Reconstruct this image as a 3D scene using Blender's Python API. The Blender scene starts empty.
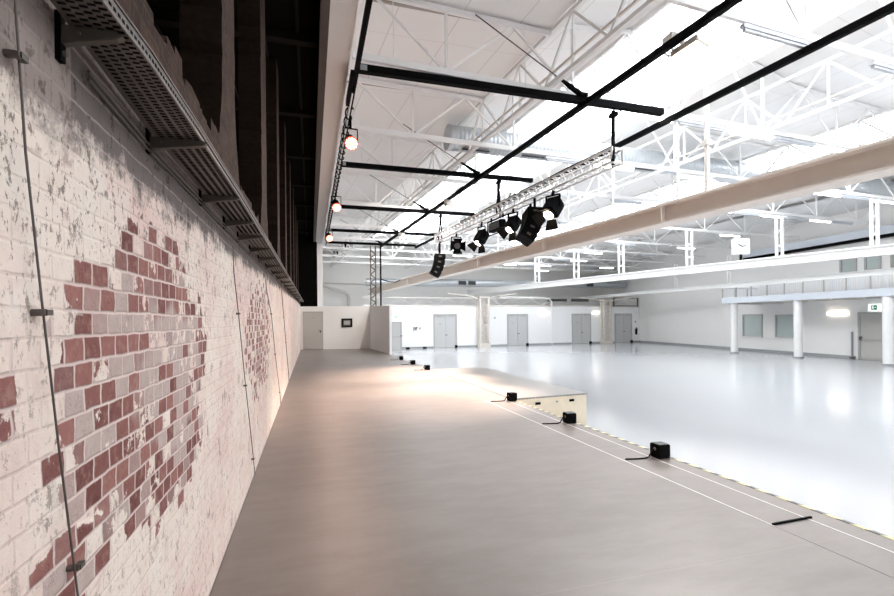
import bpy, bmesh, math, random
from mathutils import Vector, Matrix
random.seed(7)
SC = bpy.context.scene
COL = SC.collection
V = Vector

# ------------------------------------------------------------------ materials
class G:
    """small helper for writing shader node trees"""
    def __init__(s, name):
        s.m = bpy.data.materials.new(name); s.m.use_nodes = True
        s.nt = s.m.node_tree; s.n = s.nt.nodes; s.l = s.nt.links
        s.b = s.n['Principled BSDF']
        s._co = None
    def set(s, sock, val):
        if hasattr(val, 'links') or hasattr(val, 'is_linked'): s.l.new(val, sock)
        else:
            if isinstance(val, (tuple, list)) and len(val) == 3 and sock.type == 'RGBA': val = (*val, 1)
            sock.default_value = val
    def co(s):
        if s._co is None:
            t = s.n.new('ShaderNodeTexCoord'); s._co = t.outputs['Object']
        return s._co
    def sep(s, v):
        x = s.n.new('ShaderNodeSeparateXYZ'); s.set(x.inputs[0], v); return x.outputs
    def comb(s, x, y, z):
        c = s.n.new('ShaderNodeCombineXYZ')
        for i, v in enumerate((x, y, z)): s.set(c.inputs[i], v)
        return c.outputs[0]
    def mt(s, op, a, b=0.0, c=None, clamp=False):
        m = s.n.new('ShaderNodeMath'); m.operation = op; m.use_clamp = clamp
        s.set(m.inputs[0], a); s.set(m.inputs[1], b)
        if c is not None: s.set(m.inputs[2], c)
        return m.outputs[0]
    def noise(s, scale, vec=None, detail=3, rough=.55, dist=0):
        t = s.n.new('ShaderNodeTexNoise'); s.set(t.inputs['Vector'], vec if vec is not None else s.co())
        t.inputs['Scale'].default_value = scale; t.inputs['Detail'].default_value = detail
        t.inputs['Roughness'].default_value = rough; t.inputs['Distortion'].default_value = dist
        return t.outputs['Fac']
    def white(s, vec):
        t = s.n.new('ShaderNodeTexWhiteNoise'); t.noise_dimensions = '3D'; s.set(t.inputs['Vector'], vec); return t.outputs['Value']
    def ss(s, v, a, b):
        r = s.n.new('ShaderNodeMapRange'); r.interpolation_type = 'SMOOTHSTEP'; r.clamp = True
        s.set(r.inputs['Value'], v); s.set(r.inputs['From Min'], a); s.set(r.inputs['From Max'], b)
        return r.outputs['Result']
    def mix(s, f, a, b):
        m = s.n.new('ShaderNodeMix'); m.data_type = 'RGBA'
        s.set(m.inputs[0], f); s.set(m.inputs[6], a); s.set(m.inputs[7], b); return m.outputs[2]
    def scale(s, v, k):
        m = s.n.new('ShaderNodeVectorMath'); m.operation = 'MULTIPLY'
        s.set(m.inputs[0], v); m.inputs[1].default_value = k; return m.outputs[0]
    def bump(s, h, strength=.4, dist=.01):
        b = s.n.new('ShaderNodeBump'); b.inputs['Strength'].default_value = strength; b.inputs['Distance'].default_value = dist
        s.set(b.inputs['Height'], h); s.l.new(b.outputs[0], s.b.inputs['Normal'])
    def out(s, color=None, rough=None, metal=None, spec=None):
        for k, v in (('Base Color', color), ('Roughness', rough), ('Metallic', metal), ('Specular IOR Level', spec)):
            if v is not None: s.set(s.b.inputs[k], v)
        return s.m

def plain(name, col, rough=.5, metal=0., var=.06, sc=6., spec=None):
    g = G(name)
    n = g.noise(sc)
    dark = tuple(c * (1 - var) for c in col); light = tuple(min(1, c * (1 + var)) for c in col)
    return g.out(g.mix(n, dark, light), rough, metal, spec)

def emit(name, col, strength, base=(.8, .8, .8)):
    g = G(name); g.out(base, .4)
    g.b.inputs['Emission Color'].default_value = (*col, 1); g.b.inputs['Emission Strength'].default_value = strength
    return g.m

M = {}
M['white_paint'] = plain('white_paint', (.88, .87, .86), .55, var=.02)
M['cool_wall'] = plain('cool_wall', (.90, .90, .905), .6, var=.015, sc=2)
M['warm_wall'] = plain('warm_wall', (.92, .905, .885), .6, var=.015, sc=2)
M['steel_white'] = plain('steel_white', (.88, .875, .865), .45, var=.03)
M['steel_cream'] = plain('steel_cream', (.74, .68, .62), .5, var=.06, sc=9)
M['black_steel'] = plain('black_steel', (.003, .003, .0035), .7, var=.3, spec=.06)
M['black_matte'] = plain('black_matte', (.004, .004, .0045), .8, var=.3, spec=.08)
M['black_gloss'] = plain('black_gloss', (.01, .01, .012), .22, var=.2)
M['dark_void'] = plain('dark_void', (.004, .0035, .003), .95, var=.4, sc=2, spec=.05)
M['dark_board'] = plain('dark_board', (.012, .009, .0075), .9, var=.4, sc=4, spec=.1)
M['reveal_shade'] = plain('reveal_shade', (.022, .014, .010), .95, var=.5, sc=30, spec=.05)  # shade of the pier reveals, put into a near black colour
M['brown_trim'] = plain('brown_trim', (.09, .068, .056), .7, var=.2)
M['strip_face'] = plain('strip_face', (.86, .81, .785), .65, var=.02)
M['bracket_steel'] = plain('bracket_steel', (.10, .088, .073), .5, .4, var=.25, sc=18)
M['galvanised'] = plain('galvanised', (.15, .13, .12), .5, .5, var=.35, sc=30)
M['alu'] = plain('alu', (.74, .72, .71), .32, .55, var=.06, sc=12)
M['door_grey'] = plain('door_grey', (.52, .50, .47), .5, var=.02)
M['door_cool'] = plain('door_cool', (.55, .55, .55), .5, var=.02)
M['frame_grey'] = plain('frame_grey', (.45, .44, .43), .5, var=.03)
M['skirt'] = plain('skirt', (.33, .34, .35), .5, var=.04)
M['balcony_grey'] = plain('balcony_grey', (.66, .70, .76), .5, var=.02)
M['panel_pale'] = plain('panel_pale', (.78, .80, .83), .35, var=.02)
M['plywood'] = plain('plywood', (.80, .70, .55), .55, var=.08, sc=9)
M['cable_steel'] = plain('cable_steel', (.12, .10, .09), .5, .3, var=.2)
M['tape_white'] = plain('tape_white', (.85, .84, .82), .5, var=.03)
M['lamp_off'] = plain('lamp_off', (.55, .57, .61), .4, var=.05)
M['pale_pipe'] = plain('pale_pipe', (.70, .66, .62), .5, var=.05)
M['grille_dark'] = plain('grille_dark', (.03, .032, .035), .6, var=.2)
M['sign_green'] = plain('sign_green', (.02, .30, .14), .5, var=.05)
M['purlin_line'] = plain('purlin_line', (.45, .40, .37), .7, var=.1)
M['tube_lit'] = emit('tube_lit', (1, .97, .92), 9)
M['wall_glow'] = emit('wall_glow', (1, .90, .74), 7)
M['lens_hot'] = emit('lens_hot', (1, .80, .55), 14)
M['lens_par'] = emit('lens_par', (1, .50, .30), 3)
M['lens_rim'] = emit('lens_rim', (1, .10, .04), .5, (.2, .02, .01))
M['sign_white'] = emit('sign_white', (.9, 1, .94), .6)

def glass_mat():
    g = G('window_pane')
    n = g.noise(1.2)
    g.out(g.mix(n, (.42, .50, .48), (.56, .62, .60)), .06, 0, .8)
    return g.m
M['pane'] = glass_mat()
M['dark_pane'] = plain('dark_pane', (.10, .09, .09), .12, var=.4, sc=9)

def sky_mat():
    g = G('rooflight_glazing'); g.out((.8, .85, .9), .2)
    g.b.inputs['Emission Color'].default_value = (.93, .97, 1, 1)
    g.b.inputs['Emission Strength'].default_value = SKY
    return g.m
SKY = 3.1
M['sky'] = sky_mat()

def duct_mat():
    g = G('spiral_duct')
    x = g.sep(g.co())[0]
    w = g.mt('SINE', g.mt('MULTIPLY', x, 48.0))
    g.bump(w, .35, .01)
    n = g.noise(5)
    return g.out(g.mix(n, (.46, .49, .52), (.60, .63, .66)), .34, .45)
M['duct'] = duct_mat()

def hazard_mat():
    g = G('hazard_tape')
    p = g.sep(g.co())
    f = g.mt('FRACT', g.mt('MULTIPLY', g.mt('ADD', p[1], g.mt('MULTIPLY', p[0], 1.0)), 1 / .19))
    k = g.ss(f, .47, .53)
    return g.out(g.mix(k, (.80, .74, .40), (.12, .12, .12)), .5)
M['hazard'] = hazard_mat()

def hall_floor_mat():
    g = G('hall_floor')
    n = g.noise(.35, detail=4); n2 = g.noise(3, detail=4)
    c = g.mix(n, (.48, .49, .515), (.52, .53, .55))
    r = g.mt('ADD', .13, g.mt('MULTIPLY', n2, .015))
    return g.out(c, r, 0, .5)
M['hall_floor'] = hall_floor_mat()

def stage_mat():
    g = G('stage_vinyl')
    co = g.co(); p = g.sep(co)
    n1 = g.noise(.7, detail=5, rough=.6)
    st = g.noise(1.0, g.scale(co, (1.6, 5, 1)), detail=5, rough=.65)
    fine = g.noise(38, detail=3)
    f = g.mt('ADD', g.mt('MULTIPLY', n1, .45), g.mt('MULTIPLY', st, .55))
    c = g.mix(g.ss(f, .35, .65), (.165, .136, .122), (.225, .19, .174))
    c = g.mix(g.mt('MULTIPLY', g.ss(fine, .62, .8), .25), c, (.36, .32, .30))
    # welded sheet seams across the stage, one every two metres
    fr = g.mt('FRACT', g.mt('DIVIDE', g.mt('ADD', p[1], .6), 2.0))
    seam = g.mt('MULTIPLY', g.mt('LESS_THAN', fr, .003), .16)
    c = g.mix(seam, c, (.42, .38, .35))
    r = g.mt('ADD', .37, g.mt('MULTIPLY', st, .06))
    g.bump(fine, .04, .002)
    return g.out(c, r, 0, .85)
M['stage'] = stage_mat()

def ext_mat():
    g = G('platform_top')
    n = g.noise(2.2, g.scale(g.co(), (1, 4, 1)), detail=5)
    return g.out(g.mix(n, (.22, .195, .18), (.30, .275, .26)), g.mt('ADD', .25, g.mt('MULTIPLY', n, .15)))
M['platform'] = ext_mat()

def ceil_mat():
    g = G('ceiling_boards')
    p = g.sep(g.co())
    s = g.mt('ADD', p[0], g.mt('MULTIPLY', p[1], .09))
    f = g.mt('ABSOLUTE', g.mt('SUBTRACT', g.mt('FRACT', g.mt('DIVIDE', g.mt('ADD', s, -.02), 1.22)), .5))
    line = g.mt('MULTIPLY', g.mt('LESS_THAN', g.mt('SUBTRACT', .5, f), .007), .42)
    t = g.mt('ABSOLUTE', g.mt('SUBTRACT', g.mt('FRACT', g.mt('DIVIDE', p[1], 2.44)), .5))
    line2 = g.mt('MULTIPLY', g.mt('LESS_THAN', g.mt('SUBTRACT', .5, t), .004), .22)
    n = g.noise(.8, detail=3)
    c = g.mix(n, (.89, .878, .868), (.92, .912, .905))
    c = g.mix(g.mt('MAXIMUM', line, line2), c, (.38, .33, .30))
    return g.out(c, .75)
M['ceiling'] = ceil_mat()

def beige_mat():
    g = G('beam_paint')
    co = g.co(); n = g.noise(2.5, detail=4)
    c = g.mix(n, (.76, .67, .60), (.83, .745, .675))
    scr = g.ss(g.noise(7, g.scale(co, (1, .5, 1.5)), detail=5, rough=.7), .70, .74)
    return g.out(g.mix(g.mt('MULTIPLY', scr, .35), c, (.36, .29, .25)), .5)
M['beige'] = beige_mat()

def brick_mat():
    g = G('old_brick')
    co = g.co(); p = g.sep(co); y, z = p[1], p[2]
    h, w = .066, .103
    wob = g.mt('MULTIPLY', g.mt('SUBTRACT', g.noise(9, detail=2), .5), .014)
    wob2 = g.mt('MULTIPLY', g.mt('SUBTRACT', g.noise(11, g.scale(co, (1, 1.0, 1.3)), detail=2), .5), .022)
    v = g.mt('DIVIDE', g.mt('ADD', z, wob), h)
    row = g.mt('FLOOR', v); fv = g.mt('FRACT', v)
    u = g.mt('ADD', g.mt('DIVIDE', g.mt('ADD', y, wob2), w), g.mt('MULTIPLY', g.mt('MODULO', row, 2.0), .5))
    cl = g.mt('FLOOR', u); fu = g.mt('FRACT', u)
    ev = g.mt('MINIMUM', fv, g.mt('SUBTRACT', 1.0, fv)); eu = g.mt('MINIMUM', fu, g.mt('SUBTRACT', 1.0, fu))
    bodyv = g.ss(ev, .02, .10); bodyu = g.ss(eu, .015, .065)
    body = g.mt('MULTIPLY', bodyv, bodyu)
    r1 = g.white(g.comb(row, cl, 3.0)); r2 = g.white(g.comb(row, cl, 9.0)); r3 = g.white(g.comb(row, cl, 17.0))
    # where the paint has come off
    wn = g.mt('MULTIPLY', g.mt('SUBTRACT', g.noise(2.6, detail=4, rough=.62), .5), .9)
    def patch(cy, cz, ry, rz, tilt=0.0):
        dy = g.mt('DIVIDE', g.mt('SUBTRACT', y, cy), ry)
        zz = g.mt('ADD', z, g.mt('MULTIPLY', g.mt('SUBTRACT', y, cy), tilt))
        dz = g.mt('DIVIDE', g.mt('SUBTRACT', zz, cz), rz)
        d = g.mt('SQRT', g.mt('ADD', g.mt('MULTIPLY', dy, dy), g.mt('MULTIPLY', dz, dz)))
        return g.mt('SUBTRACT', 1.0, g.mt('ADD', d, wn))
    pa = patch(2.13, 1.34, .84, .56, .06)
    pe = patch(1.38, .93, .30, .12)
    pd = patch(1.10, 1.42, .06, .2)
    pc = patch(6.0, 1.35, 1.5, .75)
    fa = g.ss(pa, -.12, .22)
    fe = g.mt('MULTIPLY', g.ss(pe, -.1, .3), .8); fd = g.mt('MULTIPLY', g.ss(pd, -.1, .3), .6)
    fc = g.mt('MULTIPLY', g.ss(pc, -.1, .5), .75)
    prob = g.mt('MAXIMUM', g.mt('MAXIMUM', fa, fe), g.mt('MAXIMUM', fc, fd))
    prob = g.mt('MAXIMUM', prob, .018)
    chip = g.noise(16, detail=5, rough=.68)
    ex = g.mt('SUBTRACT', g.mt('MULTIPLY', prob, .88), r1)
    ex = g.mt('ADD', ex, g.mt('MULTIPLY', g.mt('SUBTRACT', chip, .5), 1.1))
    exposed = g.ss(ex, -.02, .05)
    exposed = g.mt('MULTIPLY', exposed, g.ss(prob, .01, .03))
    mort_open = g.ss(prob, .25, .6)
    # colours
    bl = g.noise(26, detail=4, rough=.6)
    red = g.mix(r2, (.17, .062, .055), (.35, .155, .135))
    red = g.mix(g.mt('MULTIPLY', g.ss(bl, .48, .7), .55), red, (.40, .24, .20))
    mid = g.ss(patch(2.3, 1.33, .6, .34), -.1, .5)
    faded = g.mix(g.ss(g.mt('ADD', r3, g.mt('MULTIPLY', mid, .42)), .66, .92), red, g.mix(bl, (.44, .33, .30), (.60, .49, .45)))
    big = g.noise(.9, g.scale(co, (1, 1, 1.2)), detail=5, rough=.62)
    md = g.noise(5.5, detail=5, rough=.66)
    paint = g.mix(g.ss(big, .36, .62), (.78, .60, .54), (.84, .73, .645))
    paint = g.mix(g.mt('MULTIPLY', g.ss(md, .50, .68), .55), paint, (.84, .79, .72))
    paint = g.mix(g.mt('MULTIPLY', g.ss(md, .46, .30), .42), paint, (.62, .47, .41))
    # joints read faintly through the paint
    pj = g.mt('MULTIPLY', g.mt('SUBTRACT', 1.0, g.mt('MULTIPLY', g.ss(ev, .0, .07), g.mt('ADD', .55, g.mt('MULTIPLY', g.ss(eu, .0, .05), .45)))), g.ss(big, .62, .40))
    paint = g.mix(g.mt('MULTIPLY', pj, .38), paint, (.50, .38, .34))
    # pits and flaked spots
    pit = g.ss(g.noise(24, g.scale(co, (1, 1.0, .75)), detail=5, rough=.72), .575, .635)
    pit2 = g.ss(g.noise(9, g.scale(co, (1, 1, .6)), detail=6, rough=.72), .60, .65)
    band = g.mt('MULTIPLY', g.ss(z, 1.45, 1.85), g.ss(z, 2.25, 1.95))
    fp = g.mt('MULTIPLY', g.ss(g.noise(70, g.scale(co, (1, 1, .6)), detail=3, rough=.6), .60, .68), g.mt('ADD', .25, g.mt('MULTIPLY', band, .6)))
    pitm = g.mt('MAXIMUM', fp, g.mt('MAXIMUM', g.mt('MULTIPLY', pit, g.mt('ADD', .45, g.mt('MULTIPLY', band, .4))), g.mt('MULTIPLY', pit2, .7)))
    paint = g.mix(pitm, paint, g.mix(bl, (.15, .105, .085), (.36, .26, .22)))
    mortar = g.mix(md, (.66, .51, .47), (.76, .64, .59))
    brick = g.mix(body, mortar, faded)
    lower = g.mix(g.mt('MULTIPLY', exposed, 1.0), paint, brick)
    lower = g.mix(g.mt('MULTIPLY', g.mt('MULTIPLY', g.mt('SUBTRACT', 1.0, body), mort_open), .85), lower, mortar)
    # darker grey courses above a wavering height line
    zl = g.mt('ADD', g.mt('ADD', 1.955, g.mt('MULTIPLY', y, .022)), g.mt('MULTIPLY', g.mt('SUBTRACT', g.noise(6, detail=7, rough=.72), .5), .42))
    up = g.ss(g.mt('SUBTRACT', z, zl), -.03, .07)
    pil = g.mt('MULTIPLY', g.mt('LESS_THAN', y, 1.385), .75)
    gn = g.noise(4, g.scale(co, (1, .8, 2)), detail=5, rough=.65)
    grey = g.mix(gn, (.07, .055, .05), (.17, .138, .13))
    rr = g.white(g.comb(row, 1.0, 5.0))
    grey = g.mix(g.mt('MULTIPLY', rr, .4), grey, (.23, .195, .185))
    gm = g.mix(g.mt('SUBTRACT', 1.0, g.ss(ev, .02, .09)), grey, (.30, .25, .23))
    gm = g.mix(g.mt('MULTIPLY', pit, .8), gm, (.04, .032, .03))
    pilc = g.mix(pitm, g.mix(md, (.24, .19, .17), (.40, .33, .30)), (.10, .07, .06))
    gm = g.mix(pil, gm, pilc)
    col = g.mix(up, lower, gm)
    raw = g.ss(z, 2.42, 2.55)
    rb = g.mix(body, (.042, .029, .023), g.mix(r2, (.022, .010, .007), (.055, .026, .017)))
    rb = g.mix(g.mt('MULTIPLY', g.ss(bl, .5, .7), .6), rb, (.095, .06, .046))
    col = g.mix(raw, col, rb)
    hgt = g.mt('ADD', g.mt('MULTIPLY', body, g.mt('ADD', .35, g.mt('MULTIPLY', mort_open, .65))), g.mt('MULTIPLY', md, .8))
    hgt = g.mt('SUBTRACT', hgt, g.mt('ADD', g.mt('MULTIPLY', exposed, .35), g.mt('MULTIPLY', pitm, 1.0)))
    hgt = g.mt('ADD', hgt, g.mt('MULTIPLY', chip, .5))
    g.bump(hgt, .55, .010)
    return g.out(col, .85, 0, .25)
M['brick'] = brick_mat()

# ------------------------------------------------------------------ mesh building
class MB:
    def __init__(s): s.v = []; s.f = []
    def add(s, vs, fs):
        o = len(s.v); s.v += [V(p) for p in vs]; s.f += [tuple(i + o for i in f) for f in fs]; return s
    def box(s, x0, x1, y0, y1, z0, z1):
        return s.hexa([(x0, y0), (x1, y0), (x1, y1), (x0, y1)], z0, z1)
    def hexa(s, q, z0, z1):
        n = len(q)
        if sum(q[i][0] * q[(i + 1) % n][1] - q[(i + 1) % n][0] * q[i][1] for i in range(n)) < 0: q = q[::-1]
        vs = [(a, b, z0) for a, b in q] + [(a, b, z1) for a, b in q]
        fs = [tuple(range(n))[::-1], tuple(range(n, 2 * n))] + [(i, (i + 1) % n, n + (i + 1) % n, n + i) for i in range(n)]
        return s.add(vs, fs)
    def ob(s, c, X, Y, Z, hx, hy, hz):
        c = V(c); X = V(X).normalized() * hx; Y = V(Y).normalized() * hy; Z = V(Z).normalized() * hz
        vs = [c + X * a + Y * b + Z * d for d in (-1, 1) for a, b in ((-1, -1), (1, -1), (1, 1), (-1, 1))]
        return s.add(vs, [(3, 2, 1, 0), (4, 5, 6, 7), (0, 1, 5, 4), (1, 2, 6, 5), (2, 3, 7, 6), (3, 0, 4, 7)])
    def bar(s, a, b, w, h, up=(0, 0, 1)):
        a = V(a); b = V(b); d = b - a; u = V(up)
        if abs(d.normalized().dot(u)) > .98: u = V((0, 1, 0))
        sx = d.cross(u).normalized(); uz = sx.cross(d).normalized()
        return s.ob((a + b) / 2, d, sx, uz, d.length / 2, w / 2, h / 2)
    def cyl(s, a, b, r, n=10, r2=None, cap=True):
        a = V(a); b = V(b); d = (b - a).normalized(); r2 = r if r2 is None else r2
        u = V((0, 0, 1)) if abs(d.z) < .9 else V((1, 0, 0))
        x = d.cross(u).normalized(); y = d.cross(x).normalized()
        vs = []
        for c, rr in ((a, r), (b, r2)):
            for i in range(n):
                t = 2 * math.pi * i / n; vs.append(c + x * math.cos(t) * rr + y * math.sin(t) * rr)
        fs = [(i, n + i, n + (i + 1) % n, (i + 1) % n) for i in range(n)]
        if cap: fs += [tuple(range(n)), tuple(range(2 * n - 1, n - 1, -1))]
        return s.add(vs, fs)
    def tube(s, pts, r, n=6):
        pts = [V(p) for p in pts]; rings = []; k = len(pts)
        ref = V((0, 0, 1))
        for i, p in enumerate(pts):
            d = (pts[min(i + 1, k - 1)] - pts[max(i - 1, 0)]).normalized()
            u = ref if abs(d.dot(ref)) < .95 else V((1, 0, 0))
            x = d.cross(u).normalized(); y = d.cross(x).normalized()
            rings.append([p + x * math.cos(2 * math.pi * j / n) * r + y * math.sin(2 * math.pi * j / n) * r for j in range(n)])
        vs = [p for q in rings for p in q]
        fs = [(i * n + j, (i + 1) * n + j, (i + 1) * n + (j + 1) % n, i * n + (j + 1) % n) for i in range(k - 1) for j in range(n)]
        fs += [tuple(range(n)), tuple(range(k * n - 1, (k - 1) * n - 1, -1))]
        return s.add(vs, fs)
    def prism(s, poly, axis, a, b):
        """poly in the two axes that are not `axis`, extruded from a to b along axis (0 = x, 1 = y)"""
        n = len(poly); mk = (lambda p, q: (q, p[0], p[1])) if axis == 0 else (lambda p, q: (p[0], q, p[1]))
        vs = [mk(p, a) for p in poly] + [mk(p, b) for p in poly]
        fs = [tuple(range(n)), tuple(range(2 * n - 1, n - 1, -1))] + [(i, n + i, n + (i + 1) % n, (i + 1) % n) for i in range(n)]
        return s.add(vs, fs)
    def build(s, name, mat, parent=None, smooth=False, bev=0.0):
        me = bpy.data.meshes.new(name)
        off = V((0, 0, 0))
        q = parent
        while q is not None and not q.get('_local'):
            off += q.location; q = q.parent
        if parent is not None and root_of(parent).get('_local'): off = V((0, 0, 0))
        me.from_pydata([tuple(p - off) for p in s.v], [], s.f)
        bm = bmesh.new(); bm.from_mesh(me); bmesh.ops.recalc_face_normals(bm, faces=bm.faces)
        if bev:
            bmesh.ops.bevel(bm, geom=[e for e in bm.edges if e.calc_face_angle(0) > .5], offset=bev, segments=2, affect='EDGES')
        bm.to_mesh(me); bm.free()
        me.materials.append(M[mat])
        if smooth:
            for p in me.polygons: p.use_smooth = True
            try: me.set_sharp_from_angle(angle=math.radians(40))
            except Exception: pass
        o = bpy.data.objects.new(name, me); COL.objects.link(o)
        if parent is not None: o.parent = parent
        return o
def root_of(o):
    while o.parent: o = o.parent
    return o
def tag(o, label, cat, group=None):
    o['label'] = label; o['category'] = cat
    if group: o['group'] = group
    return o
def thing(name, label, cat, loc=(0, 0, 0), group=None, local=False):
    o = bpy.data.objects.new(name, None); COL.objects.link(o); o.location = loc; o.empty_display_size = .2
    if local: o['_local'] = 1
    return tag(o, label, cat, group)
def struct(name, mb, mat, parent=None, **k):
    o = mb.build(name, mat, parent, **k)
    if parent is None: o['kind'] = 'structure'
    return o
def box(*a): return MB().box(*a)
ORD = ['first', 'second', 'third', 'fourth', 'fifth', 'sixth', 'seventh', 'eighth', 'ninth', 'tenth', 'eleventh', 'twelfth']

# ------------------------------------------------------------------ levels and plans
EYE = 1.55
HF = EYE - 2.23                      # hall floor; the stage deck is z = 0
def edge(y): return 3.94 - .019 * y  # right edge of the stage
WX = -.57                            # face of the brick wall
ENDY = 27.45                         # partition behind the stage
def bw(x): return 36.8 + (x - 6.0) * .0656      # front of the box with the doors
def rw(y): return 27.65 + (y - 16.17) * .1255   # right wall
def gable(x): return 43.6 + .066 * (x - 6)
NEAR = -7.0

# ------------------------------------------------------------------ the setting
struct('floor', MB().hexa([(-4, NEAR), (25.2, NEAR), (31.6, 46), (-4, 46)], HF - .2, HF), 'hall_floor')

# brick wall with piers and a ragged broken top
def ragged():
    poly = [(NEAR, 0.0)]
    poly.append((ENDY + .3, 0.0))
    poly.append((ENDY + .3, 2.55))
    piers = [(.72, 1.30), (3.52, 4.08), (6.22, 6.9), (9.1, 9.72), (11.9, 12.5), (14.7, 15.3), (17.5, 18.1), (20.3, 20.9), (23.1, 23.7)][::-1]
    y = ENDY + .3
    rnd = random.Random(3)
    def rag(y0, y1, z):            # run from y0 down to y1 with broken steps
        out = []; yy = y0
        while yy > y1 + .05:
            st = rnd.choice((.06, .12, .12, .18)); zz = z + rnd.choice((-.05, -.025, 0, 0, .0, .02, .045)); ny = max(y1, yy - st)
            out += [(yy - .004, zz + rnd.uniform(-.012, .012)), (ny + .004, zz + rnd.uniform(-.02, .02))]; yy = ny
        return out
    for a, b in piers:
        poly += rag(y, b + .22, 2.735)
        # stepped, broken foot of the pier, then its ragged edges up to the roof
        zz = 2.78; e = []
        while zz < 6.3:
            e.append((b + max(0, .18 - (zz - 2.78) * .5) + rnd.uniform(-.02, .015), zz)); zz += rnd.uniform(.06, .16)
        poly += e + [(b, 6.38), (a, 6.38)]
        e = []; zz = 6.3
        while zz > 2.78:
            e.append((a - max(0, .14 - (zz - 2.78) * .4) + rnd.uniform(-.02, .03), zz)); zz -= rnd.uniform(.06, .16)
        poly += e
        y = a - .16
    poly += rag(y, NEAR + .05, 2.735)
    poly.append((NEAR, 2.7))
    return poly
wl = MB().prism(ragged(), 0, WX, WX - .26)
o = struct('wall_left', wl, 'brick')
o.data.materials.append(M['reveal_shade'])  # painted shade for the upper faces that look along y
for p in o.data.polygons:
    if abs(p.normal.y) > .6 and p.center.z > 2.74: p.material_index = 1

# dark space behind the brick piers
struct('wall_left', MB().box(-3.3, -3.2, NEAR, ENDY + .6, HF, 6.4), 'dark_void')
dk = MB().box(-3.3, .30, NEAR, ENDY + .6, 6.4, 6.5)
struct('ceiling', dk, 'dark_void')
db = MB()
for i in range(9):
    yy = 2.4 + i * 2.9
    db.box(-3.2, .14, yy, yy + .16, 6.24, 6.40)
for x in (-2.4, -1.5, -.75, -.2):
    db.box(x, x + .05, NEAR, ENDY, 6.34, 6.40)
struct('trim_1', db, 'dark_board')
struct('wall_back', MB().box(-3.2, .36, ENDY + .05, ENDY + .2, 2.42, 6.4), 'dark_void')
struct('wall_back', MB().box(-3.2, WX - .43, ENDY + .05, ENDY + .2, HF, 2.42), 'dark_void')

# high wall between the dark space and the hall; only its pale underside and its brown lining show
struct('wall_left', MB().box(.30, .68, NEAR, 44.2, 6.05, 8.9), 'strip_face')
struct('trim_2', MB().box(.17, .30, NEAR, ENDY + .6, 6.05, 6.4), 'brown_trim')
struct('wall_left', MB().box(.30, .68, ENDY + .6, 44.2, HF, 6.05), 'warm_wall')

# partition at the end of the stage and its return
p0, p1, p2 = (-.62, 27.52), (3.22, 26.72), (3.53, 22.03)
struct('wall_back', MB().hexa([p0, p1, (3.38, 26.82), (-.62, 27.66)], HF, 2.41), 'warm_wall')
ws = MB().hexa([p1, (3.23, 26.62), (3.545, 22.03), (3.665, 22.03), (3.38, 26.82)], HF, 2.41)
for q in ws.v:
    if q.z > 0 and q.y < 23: q.z = 2.27
struct('wall_side', ws, 'cool_wall')
# box with the doors
struct('wall_far', MB().hexa([(1.0, bw(1)), (30.5, bw(30.5)), (30.5, bw(30.5) + .2), (1.0, bw(1) + .2)], HF, 2.69), 'cool_wall')
struct('ceiling', MB().hexa([(1.0, bw(1) + .2), (30.5, bw(30.5) + .2), (31.1, gable(31.1)), (1.0, gable(1.0))], 2.5, 2.69), 'cool_wall')
struct('wall_far', MB().hexa([(.3, gable(.3)), (32, gable(32)), (32, gable(32) + .3), (.3, gable(.3) + .3)], HF, 9.2), 'warm_wall')
struct('wall_right', MB().hexa([(rw(NEAR), NEAR), (rw(46), 46), (rw(46) + .3, 46), (rw(NEAR) + .3, NEAR)], HF, 8.4), 'warm_wall')
struct('wall_near', MB().box(-3.3, 26, NEAR - .25, NEAR, HF, 9.2), 'cool_wall')
# skirtings
def strip_on(q0, q1, n, th, z0, z1):
    q0 = V((*q0, 0)); q1 = V((*q1, 0)); n = V((*n, 0)).normalized() * th
    return MB().hexa([tuple(q0[:2]), tuple(q1[:2]), tuple((q1 + n)[:2]), tuple((q0 + n)[:2])], z0, z1)
BN = (.0655, -1); RN = (-1, .1255)
struct('baseboard_far', strip_on((3.4, bw(3.4)), (30.4, bw(30.4)), BN, .03, HF, HF + .14), 'skirt')
struct('baseboard_right', strip_on((rw(18.0), 18.0), (rw(38.4), 38.4), RN, .03, HF, HF + .14), 'skirt')
struct('baseboard_right', strip_on((rw(NEAR), NEAR), (rw(14.2), 14.2), RN, .03, HF, HF + .14), 'skirt')

# roof: section across the hall in s (distance from the camera line measured along the hall's own grid)
PROF = [(.4, 7.55), (5.55, 7.55), (5.75, 7.75), (7.7, 8.0), (9.55, 8.5), (11.4, 8.0), (13.0, 7.65), (16.9, 7.55), (18.8, 8.05), (20.8, 7.55), (23.6, 7.5), (27.0, 7.4), (31.6, 7.2)]
SKYL = {3, 4, 7, 8}
def zprof(s):
    for (a, za), (b, zb) in zip(PROF, PROF[1:]):
        if a <= s <= b: return za + (zb - za) * (s - a) / (b - a)
    return PROF[0][1] if s < PROF[0][0] else PROF[-1][1]
def hx(s, y): return s - .09 * y
def slab(i, y0, y1, th=.08):
    (a, za), (b, zb) = PROF[i], PROF[i + 1]
    ext0 = NEAR * .09 - .2
    def X(s, y):
        x = hx(s, y)
        if i == 0 and s == PROF[0][0]: x = .5
        if i == len(PROF) - 2 and s == PROF[-1][0]: x = rw(y) + .2
        return x
    vs = []
    for d in (0, th):
        vs += [(X(a, y0), y0, za + d), (X(b, y0), y0, zb + d), (X(b, y1), y1, zb + d), (X(a, y1), y1, za + d)]
    return MB().add(vs, [(0, 3, 2, 1), (4, 5, 6, 7), (0, 1, 5, 4), (1, 2, 6, 5), (2, 3, 7, 6), (3, 0, 4, 7)])
RY0, RY1 = NEAR - .2, 45.6
for i in range(len(PROF) - 1):
    if i not in SKYL: struct('ceiling', slab(i, RY0, RY1), 'ceiling')
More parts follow.
